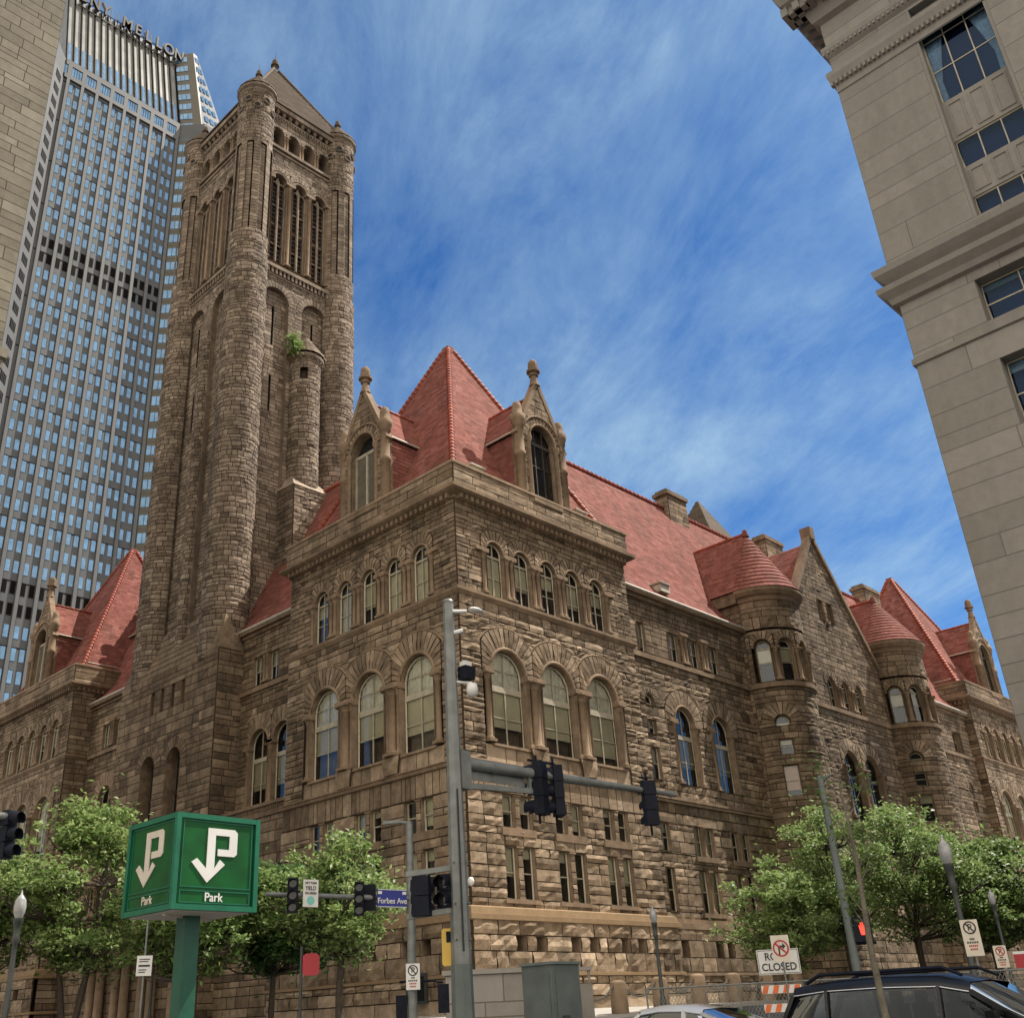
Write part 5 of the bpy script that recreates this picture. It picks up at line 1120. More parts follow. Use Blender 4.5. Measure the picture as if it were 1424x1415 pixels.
tree('broad green tree behind the left street lamp, lowest trunk forks hidden by leaves', -17.6, 12.5, 8.4, 3.7, 3, 'leaf', 3, 14500, 0.125, 0.26)
tree('tallest leafy tree on the left, its top reaching the arched windows', -15.6, 7.2, 9.5, 3.9, 4, 'leafbright', 3, 14500, 0.125, 0.28)
tree('leafy tree just left of the green parking sign, several dark leaning trunks', -14.6, 1.0, 7.0, 3.2, 5, 'leaf', 2, 12500, 0.12, 0.32)
tree('shaded dark green tree directly behind the green parking sign', -10.6, 0.6, 6.4, 3.0, 6, 'leafshade', 1, 11000, 0.14, 0.36)
tree('tree with white-tipped sunlit leaves behind the blue street name sign', -10.2, -3.2, 7.2, 3.0, 7, 'leafbright', 1, 8200, 0.115, 0.40)
tree('low bright tree behind the road closed sign', 16.6, -6.6, 6.4, 3.1, 8, 'leafbright', 1, 10500, 0.125, 0.25)
tree('tall bright tree in front of the round turret, right of the road closed sign', 21.6, -7.2, 10.4, 3.7, 9, 'leafbright', 1, 10500, 0.13, 0.28)
tree('wide spreading tree with a dark bent trunk behind the large street lamp', 29.0, -8.0, 10.7, 5.3, 10, 'leafbright', 2, 13500, 0.14, 0.3)
tree('dark green tree at the right edge below the far pavilion', 36.5, -9.5, 9.2, 4.8, 12, 'leaf', 1, 13000, 0.18, 0.28)
tree('small yellow-green tree beside the distant lamp at the right edge', 33.0, -10.5, 6.2, 1.9, 13, 'leafbright', 1, 6000, 0.15, 0.4)
# thin sapling on the near kerb
sp_ = thing('sapling', 'thin bare-stemmed sapling in front of the black suv', 'young tree', (-22.2, -29.85, G(-22.2, -29.85)))
T = MB(); T.tube([(0, 0, 0), (0.02, 0, 1.0), (-0.01, 0.01, 2.2), (0.03, -0.02, 3.3), (0.0, 0, 4.4)], [0.055, 0.05, 0.042, 0.028, 0.01], 7)
g = random.Random(4); tp = []
for k in range(11):
    z = 2.4+k*0.17; a = g.uniform(0, 6.28); l = g.uniform(0.3, 0.7); q = (l*math.cos(a)*0.6, l*math.sin(a)*0.6, z+l); T.tube([(0, 0, z), (q[0]*0.5, q[1]*0.5, z+l*0.45), q], [0.014, 0.009, 0.004], 4); tp += [q, (q[0]*0.7, q[1]*0.7, z+l*0.7)]
T.build('trunk', 'palebark', sp_)
gn = np.random.default_rng(3); P = np.array(tp)[gn.integers(0, len(tp), 260)]+gn.normal(0, 0.09, (260, 3)); leaves('crown', P, 0.05, 'leaf', sp_, None, 5)
# shrub growing from the tower ledge
sh = thing('ledge_plant', 'small green shrub growing on a ledge high on the bell tower', 'plant', (5.55, 23.85, 51.6))
T = MB(); [T.tube([(0, 0.6, -0.3), (g.uniform(-.3, .3), 0.2, 0.5), (g.uniform(-.5, .5), g.uniform(-.4, .1), g.uniform(0.9, 1.9))], [0.04, 0.03, 0.01], 4) for _ in range(7)]; T.build('stem', 'bark', sh)
P = gn.normal(0, 1, (600, 3))*np.array([0.34, 0.25, 0.5])+np.array([0, 0.05, 0.75]); leaves('foliage', P, 0.13, 'leafbright', sh, None, 6)

# ------------------------------------------------------------------ street furniture
def post_lamp(x, y, zt, label, globe=0.2, group='globe street lamps', s=1.0):
    z0 = G(x, y)+0.1; h = zt-z0; o = thing('street_lamp', label, 'street lamp', (x, y, z0), 0, group)
    M = MB(); M.lathe([(0.2*s, 0), (0.2*s, 0.12), (0.15*s, 0.3), (0.11*s, 0.75), (0.075*s, 0.85), (0.055*s, h-1.2*s), (0.055*s, h-1.05*s), (0.10*s, h-0.95*s), (0.07*s, h-0.85*s), (0.09*s, h-0.62*s), (0.11*s, h-0.58*s), (0.11*s, h-0.5*s)], (0, 0, 0), 12); M.build('post', 'lampblack', o)
    M = MB(); g_ = s*0.6; M.lathe([(0.13*g_, h-0.5*s), (0.21*g_, h-0.38*s), (0.23*g_, h-0.25*s), (0.2*g_, h-0.12*s), (0.12*g_, h-0.04*s), (0.05*g_, h), (0.03*g_, h+0.08*s), (0.0, h+0.12*s)], (0, 0, 0), 14); M.build('globe', 'lampglass', o)
    return o
post_lamp(-26.57, -12.85, 3.35, 'globe street lamp nearest the left edge, in front of the trees', s=0.95)
post_lamp(-2.6, -12.15, 4.0, 'slim globe street lamp in front of the sunlit corner wall', s=1.0)
post_lamp(-8.72, -25.73, 4.1, 'large globe street lamp before the right hand trees', s=1.15)
post_lamp(5.62, -21.3, 4.0, 'distant globe street lamp at the right edge', s=0.9)
post_lamp(-13.26, 5.11, 3.7, 'small distant globe lamp seen below the green parking sign', s=0.85)

# green parking cube
pk = thing('parking_sign', 'green cube parking sign with white P arrows on a green post', 'parking sign', (-29.6, -25.0, G(-29.6, -25)))
zp = 1.73-G(-29.6, -25); w = 1.09; hh = 1.07
M = MB(); M.box((-0.1, -0.1, 0), (0.1, 0.1, zp)); M.box((-0.16, -0.16, 0), (0.16, 0.16, 0.04)); M.build('post', 'greenpost', pk)
M = MB(); h2 = w/2
M.box((-h2+0.03, -h2+0.03, zp+0.02), (h2-0.03, h2-0.03, zp+hh-0.02))
M.build('cabinet', 'greenpost', pk)
M = MB()
for s in ((-1, -1), (1, -1), (1, 1), (-1, 1)): M.box((s[0]*h2-0.03, s[1]*h2-0.03, zp), (s[0]*h2+0.03, s[1]*h2+0.03, zp+hh))
for z in (zp, zp+hh-0.06):
    for a in (-1, 1): M.box((-h2+0.03, a*h2-0.028, z), (h2-0.03, a*h2+0.028, z+0.06)); M.box((a*h2-0.028, -h2+0.03, z), (a*h2+0.028, h2-0.03, z+0.06))
M.build('frame', 'greenframe', pk)
M = MB(); M.box((-h2+0.04, -h2+0.04, zp-0.012), (h2-0.04, h2-0.04, zp+0.015)); M.bar((-h2+0.1, -0.2, zp-0.02), (h2-0.1, 0.25, zp-0.02), 0.04, 0.03); M.build('underside', 'signwarm', pk)
Pp = [(.3575, .852), (.70, .852), (.74, .82), (.74, .59), (.705, .56), (.4925, .56), (.4925, .633), (.6375, .633), (.6375, .778), (.4575, .778), (.4575, .42), (.525, .522), (.5925, .472), (.375, .274), (.17, .48), (.2375, .522), (.3575, .42)]
for dg, col in ((0, 'signwhite'), (-90, 'signwarm'), (90, 'signwhite'), (180, 'signwhite')):
    f = Matrix.Rotation(R_(dg), 4, 'Z') @ Matrix.Translation((-h2, -h2, zp))
    M = MB(); M.box((0.05, -0.004, 0.05), (w-0.05, 0.02, hh-0.05)); fo = M.build('sign_face', 'green', pk, f)
    M = MB()
    for z0, z1 in ((0.245, hh-0.075), (0.075, 0.215)):
        t = 0.012; M.box((0.07, -0.014, z0), (w-0.07, -0.005, z0+t)); M.box((0.07, -0.014, z1-t), (w-0.07, -0.005, z1)); M.box((0.07, -0.014, z0+t), (0.07+t, -0.005, z1-t)); M.box((w-0.07-t, -0.014, z0+t), (w-0.07, -0.005, z1-t))
    M.build('border', 'greenframe', fo)
    M = MB(); M.plate([(u*w*0.98+0.02, z*hh+0.01) for u, z in Pp], -0.016, -0.005); M.build('arrow_symbol', col, fo)
    text('Park', 0.135, fo, Matrix.Translation((w*0.48, -0.012, 0.142)), col, 'lettering', 0.004)

def sig_head(parent, mx, n=3, s=1.0, back=False, mat_='sig'):
    """traffic signal facing local -y, hanging centre at the origin"""
    M = MB(); h = 0.36*s
    for i in range(n):
        z = ((n-1)/2-i)*h; M.box((-0.17*s, -0.02, z-h/2+0.006), (0.17*s, 0.2*s, z+h/2-0.006), 0.5, 0, 0.012)
    if back: M.box((-0.30*s, 0.02, -n*h/2-0.12*s), (0.30*s, 0.035, n*h/2+0.12*s))
    o = M.build('traffic_signal', mat_, parent, mx)
    for i in range(n):
        z = ((n-1)/2-i)*h
        V = MB(); vs = []; k = 9
        for j in range(k+1):
            a = R_(-35+250*j/k); vs += [(0.15*s*math.cos(a), -0.02, z+0.15*s*math.sin(a)), (0.15*s*math.cos(a), -0.26*s, z-0.03*s+0.15*s*math.sin(a))]
        V.add(vs, [(2*j, 2*j+2, 2*j+3, 2*j+1) for j in range(k)], 0.5, True); V.build('visor', mat_, o)
        Ln = MB(); Ln.add([(0.13*s*math.cos(2*math.pi*j/14), -0.03, z+0.13*s*math.sin(2*math.pi*j/14)) for j in range(14)], [tuple(range(14))]); Ln.build('lens', 'lens', o)
    return o
# near steel mast with its arm over the street
p0 = Vector((-22.65, -22.5, G(-22.65, -22.5)+0.1)); m1 = thing('signal_mast', 'tall grey octagonal signal mast with a long arm in the middle of the photo', 'signal mast', p0)
M = MB(); h = 8.15-p0.z; M.tube([(0, 0, 0), (0, 0, h)], [0.205, 0.105], 8, 0.5, 0, True, False); M.tube([(0, 0, h), (0, 0, h+0.05)], [0.12, 0.1], 8); M.tube([(0, 0, 0), (0, 0, 0.05)], [0.35, 0.35], 8)
for z in (1.0, 2.6, 3.2, 3.9): [M.tube([(0.17*math.cos(a), 0.17*math.sin(a), z), (0.215*math.cos(a), 0.215*math.sin(a), z)], 0.018, 6) for a in (R_(200), R_(245), R_(290))]
M.build('pole', 'steel', m1)
M = MB(); M.tube([(0, 0, 0.06), (0, 0, 2.2)], [0.215, 0.188], 8, 0.5, 0, False, False); M.build('pole_base', 'greypaint', m1)
az = 4.9-p0.z; e = Vector((6.6, -0.3, 0.05)); a0 = Vector((0.1, 0, az)); M = MB()
M.tube([a0, a0+e*0.5, a0+e], [0.115, 0.088, 0.05], 10); M.box((0.05, -0.16, az-0.5), (0.3, 0.16, az+0.22)); M.tube([a0+e*1.0, a0+e*1.0+Vector((0.05, 0, 0))], 0.055, 8)
M.bar((0.15, -0.02, az-0.42), (2.05, -0.1, az-0.34), 0.08, 0.1); M.bar((2.0, -0.09, az-0.36), (2.0, -0.09, az+0.1), 0.07); 
for t in (0.14, 0.29, 0.55, 0.98): M.tube([a0+e*t-Vector((0.05, 0, 0)), a0+e*t+Vector((0.05, 0, 0))], 0.13-0.06*t, 10)
M.build('mast_arm', 'steel', m1)
M = MB(); M.bar((0.3, 0.02, az-0.06), (1.95, 0.0, az-0.05), 0.02, 0.42); M.build('sign_back', 'steel', m1)
for t, rz, s in ((0.32, 200, 1.2), (0.395, 235, 1.15), (0.855, 150, 1.1)):
    c = a0+e*t; sig_head(m1, Matrix.Translation(c-Vector((0, 0, 0.28))) @ Matrix.Rotation(R_(rz), 4, 'Z'), 3, s*0.82, False)
    M = MB(); M.bar(c+Vector((0.12, 0.08, -0.95)), c+Vector((0.12, 0.08, 0.42)), 0.035); M.bar(c+Vector((-0.1, 0.1, 0.3)), c+Vector((0.2, 0.1, 0.3)), 0.04); M.build('bracket', 'sig', m1)
M = MB(); M.bar(a0+e*0.31+Vector((0, -0.1, -0.6)), a0+e*0.31+Vector((0.02, -0.1, 0.1)), 0.5, 0.03, 0.5, 0, (1, 0, 0)) if False else None
az2 = 7.95-p0.z; M = MB(); M.tube([(0, 0, az2), (0.25, -0.28, az2-0.02)], 0.04, 6); M.lathe([(0, 0.03), (0.05, 0.03), (0.07, -0.02), (0, -0.05)], (0, 0, 0), 8); M.V[-1] = M.V[-1]*np.array([3.0, 1.4, 1])+np.array([0.38, -0.42, az2]); M.build('luminaire', 'signwhite', m1)
M = MB(); z = 6.63-p0.z; M.box((0.1, -0.32, z-0.12), (0.36, -0.1, z+0.14)); M.tube([(0.1, -0.1, z), (0.3, -0.3, z+0.02)], 0.05, 6); M.build('sensor_box', 'sig', m1)
M = Parts('signwhite'); M('dome_camera').lathe([(0.02, 0.16), (0.1, 0.14), (0.12, 0.02), (0.1, -0.08), (0, -0.13)], (0.28, -0.3, z-0.36), 10); M('sensor_cap').box((0.12, -0.3, z+0.145), (0.3, -0.14, z+0.24)); M('camera_bracket').tube([(0, 0, z-0.15), (0.28, -0.3, z-0.2)], 0.03, 6); M('antenna').tube([(0.05, -0.05, z+0.85), (0.2, -0.2, z+0.9)], 0.05, 6); M.build(m1)
Cb = Parts('rubber'); Cb('cable').tube([a0+e*0.385+Vector((0, 0, 0.1)), a0+e*0.42+Vector((0, 0.05, -0.25)), a0+e*0.44+Vector((0, 0, 0.05))], 0.012, 5); Cb('cable').tube([a0+e*0.86+Vector((0.1, 0, 0.05)), a0+e*0.9+Vector((0, 0.05, -0.22)), a0+e*0.92+Vector((0, 0, 0.0))], 0.012, 5); Cb('conduit').tube([(-0.12, -0.19, 2.4), (-0.1, -0.16, 5.2)], 0.018, 5); Cb.build(m1)
bz = 2.94-p0.z; bd = Vector((-0.72, 0.62, 0))
M = MB(); M.bar(Vector((0, 0, bz+0.06)), bd*1.0+Vector((0, 0, bz-0.04)), 0.09); M.bar(Vector((0, 0, bz-0.66)), bd*1.0+Vector((0, 0, bz-0.76)), 0.09); M.build('side_bracket', 'steel', m1)
sig_head(m1, Matrix.Translation(bd*0.28+Vector((0, 0, bz-0.34))) @ Matrix.Rotation(R_(-70), 4, 'Z'), 2, 0.82); sig_head(m1, Matrix.Translation(bd*0.68+Vector((0, 0, bz-0.42))) @ Matrix.Rotation(R_(120), 4, 'Z'), 2, 0.95)
yb = tag(MB().build('push_button_sign', 'yellow') if False else None, 'x') if False else None
M = MB(); M.plate([(-0.09+0.02*math.cos(a), 0) for a in ()], 0, 0) if False else None
ys = thing('yellow_sign', 'small yellow sign on the left side of the big signal mast', 'sign', (-22.80, -22.33, 1.36))
M = MB(); M.plate([(-.11, .03), (-.08, 0), (.08, 0), (.11, .03), (.11, .58), (.08, .61), (-.08, .61), (-.11, .58)], -0.02, 0.02); M.build('plate', 'yellow', ys, Matrix.Rotation(R_(-40), 4, 'Z')); M = MB(); M.box((-0.03, -0.028, 0.38), (0.06, -0.022, 0.56)); M.build('panel', 'sig', ys, Matrix.Rotation(R_(-40), 4, 'Z'))

# second pole with an arm towards the left
q0 = Vector((-14.64, -12.2, G(-14.64, -12.2)+0.1)); m2 = thing('signal_pole', 'slim grey pole with a left-pointing arm and traffic signals behind the big mast', 'signal pole', q0)
M = MB(); h = 6.05-q0.z; M.tube([(0, 0, 0), (0, 0, h)], [0.15, 0.10], 10); M.tube([(0, 0, 0), (0, 0, 0.06)], 0.25, 10); M.build('pole', 'steel', m2)
M = MB(); M.tube([(0, 0, h-0.05), (-0.3, 0.24, h)], 0.05, 6); M.bar((-0.25, 0.2, h), (-0.62, 0.52, h-0.02), 0.2, 0.09); M.build('luminaire', 'steel', m2)
zA = 3.82-q0.z; e2 = Vector((-4.6, 0.78, 0.02)); M = MB(); M.tube([(0, 0, zA), Vector((0, 0, zA))+e2], [0.09, 0.06], 8); M.build('mast_arm', 'steel', m2)
fc_ = -42
for t, dz in ((0.85, -0.02), (0.40, -0.05)): sig_head(m2, Matrix.Translation(e2*t+Vector((0.02, -0.14, zA+dz))) @ Matrix.Rotation(R_(fc_), 4, 'Z'), 3, 0.86)
sig_head(m2, Matrix.Translation((0.12, -0.16, zA+0.02)) @ Matrix.Rotation(R_(20), 4, 'Z'), 3, 0.95)
M = MB(); c = e2*0.305; M.box((-0.2, -0.02, -0.36), (0.2, 0.03, 0.36)); M.build('signal_back', 'sig', m2, Matrix.Translation(c+Vector((0, 0.0, zA))) @ Matrix.Rotation(R_(fc_), 4, 'Z'))
M = MB(); M.tube([(-0.5, 0, 1.95), (0.55, 0, 1.95)], 0.035, 6); [M.box((x-0.16, -0.08, 1.0+d), (x+0.16, 0.1, 1.75+d)) for x, d in ((-0.45, -0.15), (0.75, 0.1))]; M.tube([(0.55, 0, 1.9), (0.75, 0, 1.9)], 0.03, 6); M.build('walk_signal', 'sig', m2, Matrix.Translation((0.1, -0.1, 0)) @ Matrix.Rotation(R_(fc_), 4, 'Z'))
fs = thing('street_name_sign', 'blue street name sign reading Forbes Ave', 'street sign', tuple(q0+e2*0.158+Vector((-0.03, -0.16, zA-0.02))), R_(-9.6))
M = MB(); M.box((-0.5, -0.012, -0.25), (0.5, 0.012, 0.25)); M.build('plate', 'blue', fs)
M = MB(); M.box((-0.49, -0.018, -0.245), (0.49, -0.013, -0.225)); M.box((-0.49, -0.018, 0.225), (0.49, -0.013, 0.245)); M.box((-0.48, -0.018, 0.11), (-0.35, -0.013, 0.19)); M.box((0.35, -0.018, 0.11), (0.48, -0.013, 0.19)); M.build('border', 'signwhite', fs)
text('Forbes Ave', 0.215, fs, Matrix.Translation((0, -0.018, -0.075)), 'signwhite')
ysn = thing('yield_sign', 'white sign reading left turn yield on green beside the leftmost arm signal', 'traffic sign', tuple(q0+e2*0.725+Vector((-0.03, -0.16, zA+0.04))), R_(-9.6))
M = MB(); M.box((-0.235, -0.01, -0.36), (0.235, 0.01, 0.36)); M.build('plate', 'signwhite', ysn)
for b, s, z in (('LEFT TURN', 0.085, 0.27), ('YIELD', 0.15, 0.13), ('ON GREEN', 0.085, 0.0)): text(b, s, ysn, Matrix.Translation((0, -0.014, z)), 'black', xs=0.85)
M = MB(); M.add([(0.12*math.cos(2*math.pi*j/16), -0.013, -0.19+0.12*math.sin(2*math.pi*j/16)) for j in range(16)], [tuple(range(16))]); M.build('disc', 'aqua', ysn)

def ring_plate(M, r0, r1, d, cz=0, n=24):
    vs = [(r*math.cos(2*math.pi*j/n), d, cz+r*math.sin(2*math.pi*j/n)) for r in (r0, r1) for j in range(n)]; M.add(vs, [(j, (j+1) % n, n+(j+1) % n, n+j) for j in range(n)])
def no_parking(x, y, zc, label, rz, s=1.0, arrowcol='black', post=True, h=0.72, w=0.42, face='signwarm'):
    o = thing('parking_restriction_sign', label, 'traffic sign', (x, y, zc), R_(rz)); w *= s; h *= s
    M = MB(); M.box((-w/2, -0.01, -h/2), (w/2, 0.01, h/2)); M.build('plate', face, o)
    M = MB(); ring_plate(M, 0.12*s, 0.155*s, -0.013, h/2-0.19*s); M.bar((-0.09*s, -0.0145, h/2-0.10*s), (0.09*s, -0.0145, h/2-0.28*s), 0.004, 0.03*s, 0.5, 0, (0, 1, 0)) if False else M.add([(-0.10*s, -0.0155, h/2-0.105*s), (-0.075*s, -0.0155, h/2-0.08*s), (0.10*s, -0.0155, h/2-0.275*s), (0.075*s, -0.0155, h/2-0.30*s)], [(0, 1, 2, 3)]); M.build('symbol', arrowcol, o)
    text('P', 0.22*s, o, Matrix.Translation((0, -0.013, h/2-0.19*s)), 'black', ext=0.001)
    for k, z in enumerate((-0.03, -0.11, -0.19, -0.27)): M = MB(); wd = (0.06, 0.14, 0.11, 0.09)[k]*s; [M.box((-wd+2*wd*c/5, -0.0135, (z-0.022)*s), (-wd+2*wd*(c+0.72)/5, -0.0105, (z+0.022)*s)) for c in range(5)]; M.build('faded_lines', 'red' if k > 1 else 'black', o)
    if post: g_ = G(x, y); M = MB(); M.tube([(0, 0.04, g_-zc), (0, 0.04, h/2)], 0.028, 6); M.build('post', 'steel', o)
    return o
no_parking(-14.78, -12.4, 1.71, 'narrow no parking sign strapped to the slim signal pole', -42, 0.95, post=False, face='signwhite')
no_parking(-12.4, -27.33, 1.62, 'no parking sign below the large street lamp', -62, 0.82, h=0.86)
no_parking(-0.98, -23.58, 1.6, 'small weathered parking sign at the right edge', -68, 0.85, 'red')

# far left signal on its arm
l0 = Vector((-31.03, -22.9, 2.85)); m3 = thing('signal_mast', 'signal mast cut off by the left edge, only its black signal head showing', 'signal mast', (-32.6, -22.2, G(-32.6, -22.2)))
M = MB(); M.tube([(0, 0, 0), (0, 0, 4.5)], 0.1, 8); M.build('pole', 'steel', m3); off = l0-Vector(m3.location)
M = MB(); M.tube([(0, 0, off.z+0.22), (off.x-0.05, off.y, off.z+0.22)], 0.05, 8); M.build('mast_arm', 'steel', m3)
sig_head(m3, Matrix.Translation(off) @ Matrix.Rotation(R_(25), 4, 'Z'), 3, 0.56)

# small signs among the trees
ws = thing('regulation_sign', 'small white sign on a thin post below the parking cube', 'traffic sign', (-23.17, -12.27, 1.98), R_(-28))
M = MB(); M.box((-0.175, -0.01, -0.22), (0.175, 0.01, 0.22)); M.build('plate', 'signwhite', ws); M = MB(); M.tube([(0, 0.04, G(-23.17, -12.27)-1.98), (0, 0.04, 1.2)], 0.025, 6); M.build('post', 'steel', ws)
M = MB(); M.box((-0.13, -0.016, -0.02), (0.13, -0.012, 0.02)); M.build('bar', 'black', ws); M = MB(); [M.box((-0.12, -0.016, z), (0.12-0.03*k, -0.012, z+0.022)) for k, z in enumerate((0.13, 0.08, -0.10, -0.15))]; M.build('faded_lines', 'lampblack', ws)
rs = thing('red_sign', 'plain red sign panel on a dark post under the shaded trees', 'sign', (-16.3, -9.55, G(-16.3, -9.55)), R_(-35))
zr = 2.2-rs.location.z; M = MB(); M.plate([(-.24, -.24), (-.14, -.3), (.18, -.3), (.25, -.22), (.25, .22), (.16, .3), (-.14, .3), (-.24, .24)], -0.015, 0.015); M.build('panel', 'red', rs, Matrix.Translation((0.02, -0.06, zr))); M = MB(); M.tube([(-0.26, 0, 0), (-0.26, 0, zr+0.5)], 0.045, 8); M.build('post', 'lampblack', rs)
r2 = thing('red_sign', 'small red and white sign at the far right edge', 'sign', (1.1, -23.5, G(1.1, -23.5)), R_(-68)); zr = 1.5-r2.location.z
M = MB(); M.box((-0.3, -0.015, -0.2), (0.3, 0.015, 0.2)); M.build('panel', 'red', r2, Matrix.Translation((0, -0.03, zr))); M = MB(); M.box((-0.3, -0.02, 0.2), (0.3, 0.01, 0.28)); M.build('panel', 'signwhite', r2, Matrix.Translation((0, -0.03, zr))); M = MB(); M.tube([(0, 0, 0), (0, 0, zr+0.3)], 0.03, 6); M.build('post', 'steel', r2)

# road closed barricade with its signs
bz_ = G(-9.0, -20.7); bc = thing('barricade', 'orange and white striped barricade carrying a road closed sign', 'barricade', (-9.0, -20.7, bz_), R_(-60))
M = MB()
for x in (-0.42, 0.42): M.bar((x, 0.03, 0), (x, 0.03, 1.55), 0.05); M.bar((x, -0.5, 0.03), (x, 0.55, 0.03), 0.06)
M.build('frame', 'steel', bc)
zs0 = 1.0-bz_
for z in (zs0-0.62, zs0-0.17):
    M = MB(); M.box((-0.52, -0.02, z), (0.52, 0.005, z+0.2)); b = M.build('rail', 'signwhite', bc); M = MB()
    for k in range(4): u = -0.52+k*0.27; M.add([(u, -0.024, z+0.005), (u+0.14, -0.024, z+0.005), (u+0.21, -0.024, z+0.195), (u+0.07, -0.024, z+0.195)], [(0, 1, 2, 3)])
    M.build('stripes', 'orange', b)
rc = thing('road_closed_sign', 'white sign reading road closed above the striped barricade', 'traffic sign', (-9.0, -20.74, 1.6), R_(-60))
M = MB(); M.box((-0.55, -0.012, -0.31), (0.55, 0.012, 0.31)); M.build('plate', 'signwhite', rc)
M = MB(); t = 0.012
for a in ((-.53, -.29, .53, -.29+t), (-.53, .29-t, .53, .29), (-.53, -.29+t, -.53+t, .29-t), (.53-t, -.29+t, .53, .29-t)): M.box((a[0], -0.016, a[1]), (a[2], -0.0125, a[3]))
M.build('border', 'black', rc); text('ROAD', 0.26, rc, Matrix.Translation((0, -0.014, 0.125)), 'black', xs=0.95); text('CLOSED', 0.26, rc, Matrix.Translation((0, -0.014, -0.135)), 'black', xs=0.95)
nr = thing('no_right_turn_sign', 'no right turn sign overlapping the road closed sign', 'traffic sign', (-9.77, -21.32, G(-9.77, -21.32)), R_(-58)); zn = 1.88-nr.location.z
M = MB(); M.tube([(0, 0.03, 0), (0, 0.03, zn+0.3)], 0.025, 6); M.build('post', 'steel', nr); M = MB(); M.box((-0.23, -0.01, -0.32), (0.23, 0.01, 0.32)); M.build('plate', 'signwarm', nr, Matrix.Translation((0, 0, zn)))
M = MB(); M.plate([(-.07, -.17), (-.03, -.17), (-.03, .02), (.05, .02), (.05, -.03), (.13, .05), (.05, .13), (.05, .07), (-.07, .07)], -0.0135, -0.0105); M.build('arrow', 'black', nr, Matrix.Translation((0, 0, zn)))
M = MB(); ring_plate(M, 0.165, 0.205, -0.015); M.add([(-0.145, -0.0165, 0.105), (-0.115, -0.0165, 0.14), (0.145, -0.0165, -0.105), (0.115, -0.0165, -0.14)], [(0, 1, 2, 3)]); M.build('red_ring', 'red', nr, Matrix.Translation((0, 0, zn)))

# utility pole with a walk signal showing a red hand
up_ = thing('utility_pole', 'plain grey pole with a walk signal showing a red hand', 'pole', (-16.06, -26.49, G(-16.06, -26.49)))
M = MB(); M.tube([(0, 0, 0), (0, 0, 5.6)], [0.10, 0.065], 8); M.tube([(0, 0, 5.5), (0.1, -0.2, 5.6)], 0.03, 6); M.build('pole', 'greypaint', up_)
zw = 1.75-up_.location.z; fw_ = Matrix.Translation((0.12, -0.22, zw)) @ Matrix.Rotation(R_(-62), 4, 'Z')
M = MB(); M.box((-0.16, -0.08, -0.22), (0.16, 0.12, 0.22)); M.bar((-0.2, 0.05, -0.24), (0.2, 0.05, -0.24), 0.05); wsn = M.build('walk_signal', 'sig', up_, fw_)
M = MB(); M.plate([(-.05, -.1), (.04, -.1), (.09, .0), (.07, .02), (.045, -.02), (.05, .1), (.03, .1), (.02, .03), (.015, .13), (-.005, .13), (-.01, .03), (-.02, .12), (-.04, .12), (-.04, .02), (-.055, .08), (-.07, .07)], -0.088, -0.081); M.build('hand_symbol', 'hand', wsn)
# cabinet
cbn = thing('utility_cabinet', 'grey green steel control cabinet beside the big signal mast', 'utility cabinet', (-19.75, -22.1, G(-19.75, -22.1)))
zt = 1.39-cbn.location.z; M = MB(); M.box((-0.5, -0.38, 0.1), (0.3, 0.4, zt)); M.box((-0.54, -0.42, zt), (0.34, 0.44, zt+0.05), 0.5, 0, 0.02); M.box((-0.55, -0.43, 0), (0.35, 0.45, 0.1)); M.build('body', 'greypaint', cbn)
M = MB(); M.box((-0.515, -0.3, 0.2), (-0.5, 0.32, zt-0.12)); M.box((-0.42, -0.395, 0.2), (0.22, -0.38, zt-0.12)); M.build('door', 'greypaint', cbn); M = MB(); M.box((-0.3, -0.41, 1.2), (-0.1, -0.395, 1.4)); M.box((0.1, -0.42, 1.1), (0.13, -0.395, 1.3)); M.build('vent', 'lampblack', cbn)

# stone bollards with hanging chains along the south pavement
bxs = [-1.9, 0.95, 3.82, 6.7, 9.57, 12.44, 15.3, 18.2, 21.0]; by = -7.4
bm = MB(); bm.tube([(0, 0, 0), (0, 0, 1.12), (0, 0, 1.2), (0, 0, 1.25)], [0.36, 0.34, 0.28, 0.14], 14); bme = bm.mesh('bollard', 'dress')
nm_ = ['first', 'second', 'third', 'fourth', 'fifth', 'sixth', 'seventh', 'eighth', 'ninth']
for k, x in enumerate(bxs):
    o = link(bme, 'bollard', None, Matrix.Translation((x, by, G(x, by)+0.12))); tag(o, 'round topped stone bollard, %s from the corner along the chained pavement' % nm_[k], 'bollard', 'stone bollards along the pavement')
for k, (a, b) in enumerate(zip(bxs, bxs[1:])):
    M = MB(); n = 22
    for i in range(n):
        t0, t1 = i/n, (i+1)/n; q = lambda t: Vector((a+0.34+(b-a-0.68)*t, by, 1.85-0.45*4*t*(1-t)+(G(a, by)+(G(b, by)-G(a, by))*t-0.7)))
        p, r = q(t0), q(t1); M.bar(p-(r-p)*0.1, r+(r-p)*0.1, 0.09 if i % 2 else 0.03, 0.03 if i % 2 else 0.09)
    tag(M.build('chain', 'chain'), 'heavy sagging chain between the %s and %s bollards' % (nm_[k], nm_[k+1]), 'chain', 'chains between the bollards')
